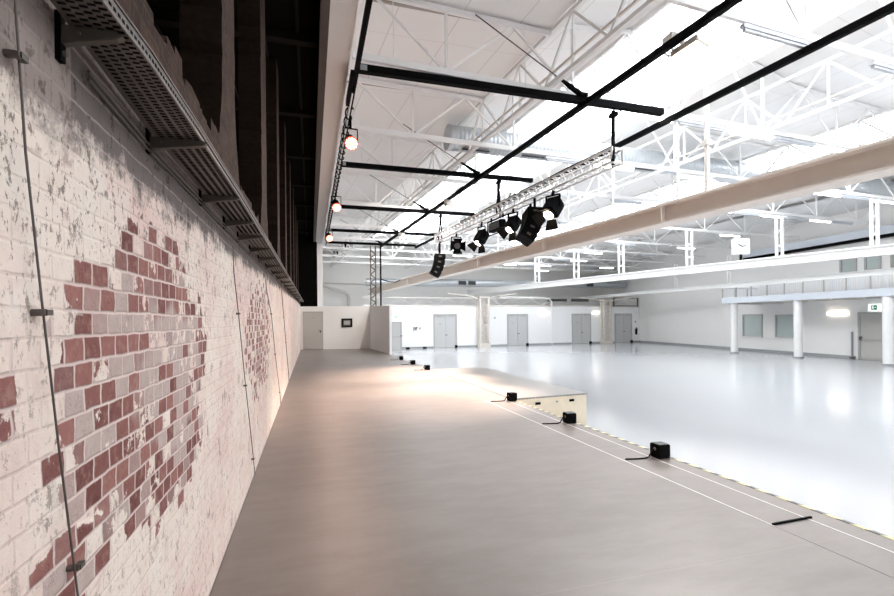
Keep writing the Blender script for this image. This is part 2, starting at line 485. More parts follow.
# rooflights: one window per slope, glazing bars as a child
wn = 1
for i in sorted(SKYL):
    o = struct('window_%d' % wn, slab(i, RY0, 36.5, .04), 'sky'); wn += 1
    struct('ceiling', slab(i, 36.5, RY1), 'ceiling')
    (a, za), (b, zb) = PROF[i], PROF[i + 1]
    fb = MB()
    for k in range(22):
        yy = -6 + k * 2.0
        fb.bar((hx(a, yy), yy, za - .02), (hx(b, yy), yy, zb - .02), .05, .05)
    for s, zz in ((a, za), (b, zb), ((a + b) / 2, (za + zb) / 2)):
        fb.bar((hx(s, RY0), RY0, zz - .05), (hx(s, 36.5), 36.5, zz - .05), .07 if s != (a + b) / 2 else .03, .09 if s != (a + b) / 2 else .03)
    fb.build('glazing_bars', 'steel_white', o)

# purlin lines under the left flat ceiling
pl = MB()
for yy in (3.0, 5.7, 8.75, 11.9, 15.2, 19.4, 23.7, 27.3, 31.2, 34.8, 38.4, 41.5):
    pl.bar((.69, yy, 7.53), (hx(5.55, yy), yy + .05, 7.53), .05, .05)
struct('trim_3', pl, 'purlin_line')

# ------------------------------------------------------------------ roof trusses across the hall
def truss(k, y5, label):
    ty = lambda x: y5 + .07 * (x - 5)
    x1 = rw(ty(27)) - .35
    r = thing('roof_truss', label, 'roof truss', (.75, ty(.75), 6.2), 'white roof trusses across the hall')
    P = lambda x, z: (x, ty(x), z)
    so = lambda x: x + .09 * ty(x)
    ZB = 6.27
    MB().bar(P(.75, ZB), P(x1, ZB), .07, .12).build('bottom_chord', 'steel_white', r)
    tc = MB(); xs = [hx(s, y5) for s, z in PROF]
    xs = [.75] + [x for x in xs if 1.2 < x < x1 - .3] + [x1]
    for a, b in zip(xs, xs[1:]):
        tc.bar(P(a, zprof(so(a)) - .09), P(b, zprof(so(b)) - .09), .07, .10)
    tc.build('top_chord', 'steel_white', r)
    # webs: a post and a pair of diagonals per panel
    n = 9; L = (x1 - 1.1) / n
    for j in range(n):
        a = 1.1 + j * L; m = a + L / 2
        MB().bar(P(m, ZB), P(m, zprof(so(m)) - .1), .05, .05).build('post', 'steel_white', r)
        MB().bar(P(m, ZB), P(a, zprof(so(a)) - .1), .035, .045).build('diagonal', 'steel_white', r)
        MB().bar(P(m, ZB), P(a + L, zprof(so(a + L)) - .1), .035, .045).build('diagonal', 'steel_white', r)
    # continuous lamp trunking under the bottom chord, some tubes lit
    rnd = random.Random(11 + k)
    lt = thing('lamp_trunking', 'white tube lamp trunking under the %s roof truss from the camera' % ORD[k], 'ceiling lamp', P(6.4, 6.1), 'tube lamps under the roof trusses')
    x = 6.2 + rnd.uniform(0, .8)
    j = 0
    while x < x1 - 2.2:
        if rnd.random() < (.82 if k < 4 else .3):
            lit = (j + k) % 2 == 1
            MB().bar(P(x, 6.15), P(x + 1.5, 6.15), .08, .06).build('housing', 'lamp_off' if not lit else 'steel_white', lt)
            MB().bar(P(x + .04, 6.09), P(x + 1.46, 6.095), .055, .04).build('tube', 'tube_lit' if lit else 'lamp_off', lt)
        x += 1.62; j += 1
TY = [5.7, 8.75, 11.9, 15.2, 19.4, 23.7, 27.3, 31.2, 34.8, 38.4]
for k, y5 in enumerate(TY):
    truss(k, y5, '%s white steel roof truss from the camera, spanning the hall' % ORD[k])

# lattice girders running down the hall
def girder(s, z0, z1, label, group):
    y0, y1 = 3.0, 43.0
    P = lambda y, z: (hx(s, y), y, z)
    r = thing('lattice_girder', label, 'lattice girder', P(y0, z0), group)
    MB().bar(P(y0, z0), P(y1, z0), .10, .08).build('bottom_chord', 'steel_white', r)
    MB().bar(P(y0, z1), P(y1, z1), .10, .08).build('top_chord', 'steel_white', r)
    MB().bar(P(y0, z0 + .22), P(y1, z0 + .22), .04, .04).build('rail', 'steel_cream', r)
    n = 20; L = (y1 - y0) / n
    for i in range(n):
        a = y0 + i * L
        if a - .2 < 13.4 < a + L + .2: continue
        MB().bar(P(a, z0), P(a + L / 2, z1), .05, .05).build('diagonal', 'steel_white', r)
        MB().bar(P(a + L / 2, z1), P(a + L, z0), .05, .05).build('diagonal', 'steel_white', r)
        MB().bar(P(a + L / 2, z0), P(a + L / 2, z1), .04, .04).build('post', 'steel_white', r)
girder(5.62, 6.42, 7.5, 'white lattice girder beside the flat ceiling above the black bars', 'lattice girders along the rooflights')
girder(12.3, 6.42, 7.5, 'white lattice girder past the rooflight over the beige beam', 'lattice girders along the rooflights')
girder(16.6, 6.42, 7.4, 'white lattice girder before the rooflight over the first white beam', 'lattice girders along the rooflights')

# ------------------------------------------------------------------ long beams on columns
def ibeam(name, a, b, z0, z1, w, mat, label, rivets=False):
    a = V((*a, 0)); b = V((*b, 0)); d = (b - a).normalized(); n = V((d.y, -d.x, 0))
    r = thing(name, label, 'beam', (a.x, a.y, z0))
    A = lambda z: (a.x, a.y, z)
    B = lambda z: (b.x, b.y, z)
    t = .022
    MB().bar(A(z1 - t), B(z1 - t), w, 2 * t).build('top_flange', mat, r)
    MB().bar(A(z0 + t), B(z0 + t), w, 2 * t).build('bottom_flange', mat, r)
    MB().bar(A((z0 + z1) / 2), B((z0 + z1) / 2), w * .09, z1 - z0 - 4 * t).build('web', mat, r)
    if rivets:
        rv = MB(); L = (b - a).length; k = int(L / .22)
        for i in range(k):
            c = a + d * (i + .5) * .22
            c = c - n * (w * .36); rv.cyl((c.x, c.y, z1 - .005), (c.x, c.y, z1 + .035), .022, 6)
        rv.build('rivet_row', 'strip_face', r)
        st = MB()
        for i in range(6):
            c = a + d * (2.2 + i * 5.2)
            for sgn in (-1, 1):
                q = c + n * (sgn * w * .33)
                st.ob((q.x, q.y, (z0 + z1) / 2), d, n, (0, 0, 1), .012, w * .14, (z1 - z0) / 2 - .05)
        st.build('stiffener', mat, r)
    return r
BG = ((9.52, 2.5), (5.10, 42.0))
ibeam('long_beam', *BG, 3.93, 4.42, .52, 'beige', 'beige riveted steel beam running down the hall beside the stage', True)
B1 = ((22.6, 8.0), (13.95, 41.2))
ibeam('long_beam', *B1, 3.93, 4.33, .30, 'steel_white', 'white steel beam with paired posts carrying a square clock')
B2 = ((25.85, 6.0), (26.14, 41.5))
ibeam('long_beam', *B2, 3.55, 3.80, .24, 'steel_white', 'slim white steel beam above the balcony railing')
def lerp_y(B, y):
    (x0, y0), (x1, y1) = B; return x0 + (x1 - x0) * (y - y0) / (y1 - y0)
# paired posts on the white beam
for k, y in enumerate((13.05, 16.28, 20.42, 24.65, 28.2, 32.0)):
    x = lerp_y(B1, y)
    r = thing('beam_post', 'white paired post with rungs on the clock beam, %s from the camera' % ORD[k], 'post', (x, y, 4.33), 'paired posts on the clock beam')
    for dx in (-.17, .17): MB().bar((x + dx, y, 4.33), (x + dx, y, 6.2), .09, .09).build('upright', 'steel_white', r)
    for z in (4.8, 5.5): MB().bar((x - .17, y, z), (x + .17, y, z), .06, .08).build('rung', 'steel_white', r)
for k, y in enumerate((24.1, 28.75)):
    x = lerp_y(B2, y)
    r = thing('beam_post', 'white paired post on the slim beam, %s from the balcony' % ORD[k], 'post', (x, y, 3.8), 'paired posts on the slim beam')
    for dx in (-.13, .13): MB().bar((x + dx, y, 3.8), (x + dx, y, 5.6), .07, .07).build('upright', 'steel_white', r)
    MB().bar((x - .13, y, 4.6), (x + .13, y, 4.6), .06, .07).build('rung', 'steel_white', r)
# hangers between beige beam and roof
for k, (y, rr, mat, zt, lab) in enumerate(((8.75, .055, 'pale_pipe', 8.3, 'thick pale tube hanger rising from the beige beam to the rooflight'),
                                 (9.55, .032, 'steel_white', 7.4, 'thin white tube hanger just behind the thick pale tube on the beige beam'),
                                 (13.9, .03, 'pale_pipe', 7.7, 'thin pale tube hanger on the beige beam behind the big spotlight'),
                                 (11.8, .028, 'steel_white', 7.7, 'thin white tube hanger on the beige beam by the truss end'),
                                 (18.7, .03, 'steel_white', 7.6, 'thin white tube hanger on the beige beam behind the grey floodlight'))):
    x = lerp_y(BG, y)
    r = thing('tube_hanger', lab, 'hanger', (x, y, 4.42))
    MB().cyl((x, y, 4.42), (x, y, zt), rr, 8).build('tube', mat, r, True)
    MB().ob((x, y, 5.6), (1, 0, 0), (0, 1, 0), (0, 0, 1), rr * 1.5, rr * 1.5, .06).build('collar', mat, r)
    MB().box(x - .1, x + .1, y - .1, y + .1, 4.42, 4.45).build('foot_plate', mat, r)

# lattice columns against the box with the doors
def lcol(x, y, label, z1=3.9, w=.75):
    r = thing('lattice_column', label, 'column', (x, y, HF))
    d = .42
    for sx in (-1, 1):
        for sy in (-1, 1):
            MB().bar((x + sx * w / 2, y + sy * d / 2, HF + .25), (x + sx * w / 2, y + sy * d / 2, z1), .13, .13).build('upright', 'steel_cream', r)
    MB().box(x - w / 2 - .12, x + w / 2 + .12, y - d / 2 - .1, y + d / 2 + .1, HF, HF + .34).build('foot', 'steel_cream', r, bev=.02)
    lc = MB(); n = 9; h = (z1 - HF - .4) / n
    for i in range(n):
        a = HF + .34 + i * h
        for sy in (-1, 1):
            yy = y + sy * d / 2
            lc.bar((x - w / 2, yy, a), (x + w / 2, yy, a + h / 2), .03, .05)
            lc.bar((x + w / 2, yy, a + h / 2), (x - w / 2, yy, a + h), .03, .05)
    lc.build('lacing', 'steel_cream', r)
    MB().box(x - w / 2 - .08, x + w / 2 + .08, y - d / 2 - .08, y + d / 2 + .08, z1 - .06, z1 + .03).build('cap_plate', 'steel_cream', r)
    for sx in (-1, 1):
        pts = [(x + sx * w * .4, y, z1 - .55), (x + sx * w * .6, y, z1 - .25), (x + sx * (w * .6 + .35), y, z1 - .02), (x + sx * (w * .6 + 1.0), y, z1 + .12), (x + sx * (w * .6 + 2.6), y, z1 + .28)]
        MB().tube(pts, .05, 6).build('brace', 'steel_cream', r)
lcol(13.9, bw(13.9) - .36, 'cream lattice steel column between the doors under the clock beam', 3.5)
lcol(26.3, bw(26.3) - .36, 'cream lattice steel column beside the last far door, under the slim beam', 3.3)
# tall lattice post behind the partition
r = thing('lattice_column', 'dark narrow lattice post standing behind the stage end partition', 'column', (3.55, 27.9, HF))
for dx in (-.15, .15): MB().bar((3.55 + dx, 27.9, HF), (3.55 + dx, 27.9, 6.0), .06, .10).build('upright', 'brown_trim', r)
lm = MB()
for i in range(13):
    a = HF + .2 + i * .48
    lm.bar((3.40, 27.9, a), (3.70, 27.9, a + .24), .04, .07); lm.bar((3.70, 27.9, a + .24), (3.40, 27.9, a + .48), .04, .07)
lm.build('lacing', 'cable_steel', r)

# small lattice work above the box with the doors
r = thing('eaves_truss', 'pale low lattice truss above the wall with the far doors', 'truss', (4, bw(4) + .7, 2.69))
Q = lambda x, z: (x, bw(x) + .7, z)
MB().bar(Q(4, 2.79), Q(30, 2.79), .08, .14).build('bottom_chord', 'pale_pipe', r)
MB().bar(Q(4, 3.45), Q(30, 3.45), .06, .08).build('top_chord', 'pale_pipe', r)
for i in range(13):
    a = 4 + i * 2
    MB().bar(Q(a, 2.8), Q(a + 1, 3.45), .04, .05).build('diagonal', 'steel_white', r)
    MB().bar(Q(a + 1, 3.45), Q(a + 2, 2.8), .04, .05).build('diagonal', 'steel_white', r)
for k, (a, b) in enumerate(((20.6, 22.6), (23.1, 25.0))):
    r = thing('strip_window', 'narrow dark window high above the far doors, %s from the clock column' % ORD[k], 'window', (a, bw(a) + .6, 3.22))
    MB().bar((a, bw(a) + .55, 3.32), (b, bw(b) + .55, 3.32), .08, .26).build('pane', 'grille_dark', r)
    MB().bar((a - .05, bw(a) + .57, 3.17), (b + .05, bw(b) + .57, 3.17), .1, .05).build('frame', 'pale_pipe', r)
r = thing('white_pipe', 'white bent pipe dropping down the far wall between two doors', 'pipe', (20.66, bw(20.66) - .1, HF))
MB().tube([(15.5, bw(15.5) - .1, 3.52), (19.9, bw(19.9) - .1, 3.50), (20.4, bw(20.4) - .1, 3.38), (20.66, bw(20.66) - .1, 3.1), (20.66, bw(20.66) - .1, HF + .05)], .06, 8).build('pipe', 'steel_white', r, True)
r = thing('pipe_frame', 'dark framed pipework in the corner above the last far door', 'pipework', (27.6, bw(27.6) - .05, 2.72))
for x in (27.4, 30.2): MB().bar((x, bw(x) - .05, 2.72), (x, bw(x) - .05, 3.55), .10, .10).build('upright', 'cable_steel', r)
for z in (2.80, 3.52): MB().bar((27.4, bw(27.4) - .05, z), (30.2, bw(30.2) - .05, z), .06, .06).build('rail', 'cable_steel', r)

# pipes and ducts on the gable behind the stage partition
r = thing('wall_pipe', 'thin pale horizontal pipe on the gable above the stage partition', 'pipe', (.7, 42.0, 5.0))
MB().cyl((.7, 43.1, 5.0), (6.5, 43.4, 4.9), .05, 8).build('pipe', 'pale_pipe', r, True)
MB().box(.72, .82, 43.0, 43.2, 4.88, 5.12).build('bracket', 'cable_steel', r)
r = thing('bent_pipe', 'pale slanting pipe bending down behind the stage partition', 'pipe', (2.9, 42.4, 2.5))
MB().tube([(.86, 42.6, 4.85), (1.6, 42.6, 4.55), (2.9, 42.6, 4.1), (3.2, 42.6, 3.9), (3.25, 42.6, 3.5), (3.25, 42.6, 2.72)], .14, 8).build('pipe', 'pale_pipe', r, True)
for k, (x, y, a, b) in enumerate(((2.75, 37.0, .42, .22), (2.05, 41.0, .24, .1))):
    r = thing('ceiling_vent', ('large' if k == 0 else 'small') + ' black round vent under the flat white ceiling above the partition', 'vent', (x, y, 7.4))
    MB().cyl((x, y, 7.52), (x, y, 7.30), a, 20).build('housing', 'black_matte', r, True)
    MB().cyl((x, y, 7.30), (x, y, 7.24), a * .6, 20).build('core', 'black_steel', r, True)

# big spiral duct
r = thing('spiral_duct', 'large galvanised spiral air duct crossing the hall under the roof', 'duct', (3.95, 13.25, 6.95))
DP = lambda x, z=6.95, dy=0: (x, 13.3 + .035 * (x - 4) + dy, z)
MB().cyl(DP(3.95), DP(26.2), .36, 28).build('duct', 'duct', r, True)
MB().cyl(DP(3.90), DP(3.96), .375, 28).build('end_cap', 'duct', r, True)
for x in (9.3, 14.9, 20.4): MB().cyl(DP(x), DP(x + .12), .38, 28).build('joint_collar', 'duct', r, True)
for x in (4.35, 6.3, 8.2, 10.4, 12.3, 14.3, 17.0, 19.5, 21.4): 
    MB().ob(DP(x + .4, 6.61, -.12), (1, .02, 0), (0, 1, .25), (0, -.25, 1), .42, .10, .02).build('grille', 'grille_dark', r)
r = thing('spiral_duct', 'pale blue air duct along the far gable behind the lattice columns', 'duct', (5, 40, 4.7))
MB().cyl((4.5, 40.2, 4.88), (30.5, 40.6, 5.0), .33, 20).build('duct', 'duct', r, True)
for x in (13.0, 13.9, 26.0): MB().ob((x, 39.86, 4.9), (1, 0, 0), (0, 1, 0), (0, 0, 1), .34, .05, .17).build('grille', 'grille_dark', r)
# duct along right wall with its dark gap
r = thing('wall_duct', 'grey rectangular duct high along the right hand wall over a black gap', 'duct', (rw(8), 8, 5.5))
a, b = 8.0, 25.2
strip_on((rw(a), a), (rw(b), b), RN, .55, 5.62, 6.02).build('casing', 'balcony_grey', r)
strip_on((rw(a), a), (rw(b), b), RN, .40, 5.50, 5.62).build('shadow_gap', 'black_matte', r)

# ------------------------------------------------------------------ doors, windows and fittings on the walls
BD = V((1, .0656, 0)).normalized(); BNv = V((.0655, -1, 0)).normalized()
def far_door(n, x0, x1, ztop, small, double):
    c0 = V((x0, bw(x0), 0)); c1 = V((x1, bw(x1), 0)); w = (c1 - c0).length; m = (c0 + c1) / 2
    off = BNv * .03
    fr = MB()
    zc = (HF + ztop) / 2; hz = (ztop - HF) / 2
    for e in (c0, c1): fr.ob((e.x + off.x, e.y + off.y, zc), BD, BNv, (0, 0, 1), .05, .05, hz)
    fr.ob((m.x + off.x, m.y + off.y, ztop), BD, BNv, (0, 0, 1), w / 2 + .05, .05, .05)
    f = struct('door_%d' % n, fr, 'frame_grey')
    leaves = 2 if double else 1
    for i in range(leaves):
        q = c0 + (c1 - c0) * ((i + .5) / leaves) + BNv * .02
        lf = MB().ob((q.x, q.y, (HF + .02 + ztop - .05) / 2), BD, BNv, (0, 0, 1), w / leaves / 2 - .012, .02, (ztop - .07 - HF) / 2).build('door_leaf', 'door_cool', f)
    q = (m if double else c0 + (c1 - c0) * .9) + BNv * .06
    MB().ob((q.x + .07, q.y, HF + 1.05), BD, BNv, (0, 0, 1), .09, .03, .03).build('handle', 'cable_steel', f)
    q = (c0 + (c1 - c0) * .25) + BNv * .045
    if double:
        MB().ob((q.x, q.y, HF + 1.95), BD, BNv, (0, 0, 1), .12, .006, .05).build('sign_plate', 'frame_grey', f)
        cl = MB()
        for t in (.22, .78):
            e = c0 + (c1 - c0) * t + BNv * .07
            cl.ob((e.x, e.y, ztop - .1), BD, BNv, (0, 0, 1), .22, .04, .04)
        cl.build('door_closer', 'frame_grey', f)
        e = c1 + BNv * .12
        MB().ob((e.x - .05, e.y, HF + .1), BD, BNv, (0, 0, 1), .09, .08, .1).build('door_stop', 'black_matte', f)
    else:
        e = m + BNv * .06
        MB().ob((e.x, e.y, HF + .98), BD, BNv, (0, 0, 1), w * .42, .02, .03).build('push_bar', 'frame_grey', f)
far_door(2, 6.08, 6.85, 1.43, True, False)
far_door(3, 9.62, 11.53, 2.04, False, True)
far_door(4, 16.28, 18.18, 2.02, False, True)
far_door(5, 22.81, 24.76, 2.02, False, True)
far_door(6, 27.57, 29.44, 2.02, False, True)

# stage door
PD = V((3.22 + .62, 26.72 - 27.52, 0)).normalized(); PN = V((PD.y, -PD.x, 0))
def pw(t): return V((-.62, 27.52, 0)) + PD * t
fr = MB()
a, b = pw(.235), pw(1.265); m = (a + b) / 2
for e in (a, b): fr.ob((e.x, e.y, 1.045), PD, PN, (0, 0, 1), .03, .035, 1.045)
fr.ob((m.x, m.y, 2.09), PD, PN, (0, 0, 1), .545, .035, .03)
f = struct('door_1', fr, 'frame_grey')
q = m + PN * .01
MB().ob((q.x, q.y, 1.04), PD, PN, (0, 0, 1), .49, .02, 1.03).build('door_leaf', 'door_grey', f)
q = b - PD * .1 + PN * .07
MB().ob((q.x - .04, q.y, 1.06), PD, PN, (0, 0, 1), .075, .012, .012).build('handle', 'cable_steel', f)
MB().ob((q.x, q.y + .02, .99), PD, PN, (0, 0, 1), .022, .02, .05).build('lock', 'black_matte', f)
q = m + PN * .034
MB().ob((q.x, q.y, 1.77), PD, PN, (0, 0, 1), .10, .004, .035).build('sign_plate', 'frame_grey', f)
# small dark window in the partition
q = pw(2.62); fr = MB(); zc = 1.475
for sx in (-1, 1): fr.ob((q.x + sx * .26, q.y - sx * .26 * .208, zc), PD, PN, (0, 0, 1), .035, .05, .24)
for sz in (-1, 1): fr.ob((q.x, q.y, zc + sz * .21), PD, PN, (0, 0, 1), .29, .05, .035)
f = struct('window_5', fr, 'black_matte')
MB().ob((q.x, q.y, zc), PD, PN, (0, 0, 1), .24, .02, .19).build('pane', 'dark_pane', f)
e = q + PN * .022
MB().ob((e.x, e.y, zc + .01), PD, PN, (0, 0, 1), .17, .006, .11).build('inner_panel', 'frame_grey', f)

# right wall: lower windows, upper windows, door
RD = V((.1255, 1, 0)).normalized(); RNv = V((-1, .1255, 0)).normalized()
def rpt(y, off=0.): q = V((rw(y), y, 0)) + RNv * off; return q
def rwin(n, y0, y1, z0, z1):
    m = (rpt(y0) + rpt(y1)) / 2; w = (rpt(y1) - rpt(y0)).length
    fr = MB()
    for e, o in ((rpt(y0), 0), (rpt(y1), 0)): fr.ob((e.x, e.y, (z0 + z1) / 2), RD, RNv, (0, 0, 1), .05, .07, (z1 - z0) / 2)
    for z in (z0, z1): fr.ob((m.x, m.y, z), RD, RNv, (0, 0, 1), w / 2 + .05, .07, .05)
    f = struct('window_%d' % n, fr, 'frame_grey')
    MB().ob((m.x, m.y, (z0 + z1) / 2), RD, RNv, (0, 0, 1), w / 2 - .04, .015, (z1 - z0) / 2 - .04).build('pane', 'pane', f)
    s = m + RNv * .06
    MB().ob((s.x, s.y, z0 - .05), RD, RNv, (0, 0, 1), w / 2 + .08, .06, .03).build('sill', 'white_paint', f)
rwin(6, 24.05, 25.6, .30, 1.74)
rwin(7, 21.45, 22.95, .31, 1.68)
rwin(8, 17.95, 18.75, 3.98, 4.66)
rwin(9, 16.75, 17.45, 3.98, 4.66)
rwin(10, 15.3, 16.2, 3.98, 4.66)
fr = MB()
y0, y1, zt = 14.4, 17.78, 1.73
for e in (rpt(y0), rpt(y1)): fr.ob((e.x, e.y, (HF + zt) / 2), RD, RNv, (0, 0, 1), .06, .09, (zt - HF) / 2)
m = (rpt(y0) + rpt(y1)) / 2
fr.ob((m.x, m.y, zt), RD, RNv, (0, 0, 1), 1.75, .09, .05)
f = struct('door_7', fr, 'frame_grey')
for t in (.25, .75):
    e = rpt(y0 + (y1 - y0) * t, .03)
    MB().ob((e.x, e.y, (HF + zt) / 2), RD, RNv, (0, 0, 1), .82, .025, (zt - HF) / 2 - .03).build('door_leaf', 'door_grey', f)
e = rpt((y0 + y1) / 2, .11)
MB().ob((e.x, e.y, HF + 1.05), RD, RNv, (0, 0, 1), 1.55, .025, .03).build('push_bar', 'frame_grey', f)
e = rpt(y1 - .1, .10)
MB().ob((e.x, e.y, HF + 1.1), RD, RNv, (0, 0, 1), .05, .06, .10).build('lock_box', 'cable_steel', f)
e = rpt(18.12, .10)
r = thing('corner_guard', 'thin grey upright guard on the wall beside the double door under the balcony', 'guard', (e.x, e.y, HF))
MB().ob((e.x, e.y, HF + .72), RD, RNv, (0, 0, 1), .03, .04, .72).build('guard', 'skirt', r)
MB().ob((e.x, e.y, HF + .04), RD, RNv, (0, 0, 1), .09, .06, .04).build('foot', 'cable_steel', r)

# linear wall lamps
def wall_lamp(c, D, N, half, label):
    r = thing('wall_lamp', label, 'wall lamp', tuple(c), 'linear wall lamps')
    q = c + N * .09
    MB().ob(q, D, N, (0, 0, 1), half, .035, .028).build('body', 'frame_grey', r)
    q = c + N * .075
    MB().ob(q + V((0, 0, .034)), D, N, (0, 0, 1), half * .97, .022, .006).build('upper_diffuser', 'wall_glow', r)
    MB().ob(q - V((0, 0, .034)), D, N, (0, 0, 1), half * .97, .022, .006).build('lower_diffuser', 'wall_glow', r)
    MB().ob(c + N * .028, D, N, (0, 0, 1), .2, .028, .03).build('mount', 'frame_grey', r)
for x0, x1, lab in ((7.5, 8.85, 'lit linear lamp on the far wall beside the small door'),
                    (11.95, 13.2, 'lit linear lamp on the far wall just before the clock beam column'),
                    (19.25, 20.4, 'lit linear lamp on the far wall behind the white bent pipe'),
                    (24.95, 25.75, 'lit linear lamp on the far wall just before the corner column')):
    m = (x0 + x1) / 2
    wall_lamp(V((m, bw(m), 2.14)), BD, BNv, (x1 - x0) / 2, lab)
wall_lamp(V((rw(18.95), 18.95, 1.77)), RD, RNv, .62, 'lit linear lamp on the right wall under the balcony')

# exit signs
def exit_sign(c, D, N, w, label):
    r = thing('exit_sign', label, 'exit sign', tuple(c))
    q = c + N * .05
    MB().ob(q, D, N, (0, 0, 1), w, .04, w * .5).build('box', 'sign_white', r)
    q = c + N * .095
    g = MB().ob(q - D * w * .15, D, N, (0, 0, 1), w * .42, .006, w * .36).build('green_panel', 'sign_green', r)
    q = c + N * .105
    mk = MB()
    X = D
    mk.ob(q + X * (-w * .30) + V((0, 0, w * .02)), X, N, (0, 0, 1), w * .05, .004, w * .16)
    mk.ob(q + X * (-w * .30) + V((0, 0, w * .24)), X, N, (0, 0, 1), w * .05, .004, w * .05)
    mk.ob(q + X * (-w * .24) - V((0, 0, w * .2)), X + V((0, 0, -.8)), N, (0, 0, 1), w * .10, .004, w * .03)
    mk.ob(q + X * (w * .03), X, N, (0, 0, 1), w * .12, .004, w * .035)
    mk.build('running_figure_and_arrow', 'sign_white', r)
exit_sign(V((6.45, bw(6.45), 1.9)), BD, BNv, .26, 'green and white exit sign above the small far door')
exit_sign(rpt(16.95) + V((0, 0, 2.02)), -RD, RNv, .34, 'green and white exit sign above the double door under the balcony')

# small things on the far wall
q = V((8.0, bw(8.0), .92)) + BNv * .05
r = thing('wall_phone', 'small dark wall box with a handset on the far wall by the small door', 'wall box', tuple(q))
MB().ob(q, BD, BNv, (0, 0, 1), .13, .05, .14).build('housing', 'skirt', r)
MB().ob(q + V((.09, -.08, .06)), BD + V((0, 0, .5)), BNv, (0, 0, 1), .09, .03, .04).build('handset', 'black_matte', r)
q = V((8.42, bw(8.42), .95)) + BNv * .03
r = tag(MB().ob(q, BD, BNv, (0, 0, 1), .05, .025, .08).build('wall_switch', 'skirt', None), 'small dark switch plate right beside the dark wall box', 'switch')
q = V((15.05, bw(15.05), 1.75)) + BNv * .04
tag(MB().ob(q, BD, BNv, (0, 0, 1), .07, .035, .07).build('wall_sensor', 'frame_grey'), 'small grey sensor box on the far wall right of the clock column', 'sensor')
q = V((26.95, bw(26.95), 2.28)) + BNv * .04
tag(MB().ob(q, BD, BNv, (0, 0, 1), .07, .035, .05).build('wall_sensor', 'frame_grey'), 'small grey sensor box on the far wall beside the corner column', 'sensor')
q = V((29.95, bw(29.95), .42)) + BNv * .12
r = thing('fire_extinguisher', 'dark fire extinguisher hanging on the far wall beside the last door', 'fire extinguisher', (q.x, q.y, .0))
MB().cyl((q.x, q.y, .05), (q.x, q.y, .62), .10, 14).build('cylinder', 'black_steel', r, True)
MB().cyl((q.x, q.y, .62), (q.x, q.y, .74), .05, 10, .03).build('valve', 'black_matte', r, True)
MB().tube([(q.x + .04, q.y, .72), (q.x + .16, q.y, .66), (q.x + .17, q.y, .4)], .018, 6).build('hose', 'frame_grey', r)
MB().ob((q.x, q.y + .1, .35), BD, BNv, (0, 0, 1), .09, .02, .2).build('bracket', 'frame_grey', r)
q = V((29.95, bw(29.95), 1.28)) + BNv * .012
tag(MB().ob(q, BD, BNv, (0, 0, 1), .09, .01, .09).build('safety_sign', 'frame_grey'), 'small grey safety sign above the dark fire extinguisher', 'sign')
for k, x in enumerate((7.35, 8.75)):
    q = V((x, bw(x), HF)) + BNv * .2
    r = thing('floor_socket', 'small black box on the floor at the far wall, %s right of the small door' % ORD[k], 'box', (q.x, q.y, HF), 'black boxes along the far wall')
    MB().ob((q.x, q.y, HF + .07), BD, BNv, (0, 0, 1), .13, .12, .07).build('housing', 'black_matte', r)
    MB().ob((q.x, q.y, HF + .15), BD, BNv, (0, 0, 1), .08, .08, .01).build('lid', 'skirt', r)

# ------------------------------------------------------------------ balcony and round columns
FD = V((.069, 1, 0)).normalized(); FN = V((-1, .069, 0)).normalized()
def fx(y): return 25.10 + .069 * (y - 15)
BY0, BY1 = 4.0, 24.4
r = thing('balcony', 'pale grey balcony with panel railing along the right wall', 'balcony', (fx(15), 15, 2.45))
MB().hexa([(fx(BY0) + .12, BY0), (rw(BY0) - .02, BY0), (rw(BY1) - .02, BY1), (fx(BY1) + .12, BY1)], 2.55, 2.72).build('deck', 'balcony_grey', r)
def along(y0, y1, z, w, h): return MB().bar((fx(y0), y0, z), (fx(y1), y1, z), w, h)
along(BY0, BY1, 2.67, .10, .36).build('fascia', 'balcony_grey', r)
MB().bar((fx(BY1), BY1, 2.67), (rw(BY1), BY1, 2.67), .10, .36).build('fascia', 'balcony_grey', r)
along(BY0, BY1, 3.50, .07, .07).build('handrail', 'steel_white', r)
MB().bar((fx(BY1), BY1, 3.50), (rw(BY1), BY1, 3.50), .07, .07).build('handrail', 'steel_white', r)
k = 0; y = BY1
while y > BY0 + .2:
    MB().bar((fx(y), y, 2.6), (fx(y), y, 3.5), .05, .05).build('railing_post', 'frame_grey', r)
    y2 = y - 1.1
    bb = MB(); j = 1
    for j in range(1, 10):
        yy = y - j * .11
        bb.bar((fx(yy), yy, 2.88), (fx(yy), yy, 3.46), .018, .018)
    if y2 > BY0: bb.build('baluster_panel', 'panel_pale', r)
    y = y2
for t in (.35, .7):
    x = fx(BY1) + (rw(BY1) - fx(BY1)) * t
    MB().bar((x, BY1, 2.6), (x, BY1, 3.5), .05, .05).build('railing_post', 'frame_grey', r)
y = BY1 - .4; 
while y > BY0 + .5:
    MB().bar((fx(y) + .1, y, 2.49), (rw(y) - .1, y, 2.49), .10, .12).build('joist', 'pale_pipe', r); y -= 1.62
for k, (x, y) in enumerate(((25.19, 15.0), (25.55, 19.4), (25.82, 23.7))):
    r = thing('round_column', ['round white column before the double door under the balcony', 'round white column beside the second window under the balcony', 'round white column at the far end of the balcony'][k], 'column', (x + .1, y, HF), 'round columns under the balcony')
    MB().cyl((x + .1, y, HF + .06), (x + .1, y, 2.49), .21, 24).build('shaft', 'steel_white', r, True)
    MB().cyl((x + .1, y, HF), (x + .1, y, HF + .08), .235, 24).build('foot_ring', 'skirt', r, True)

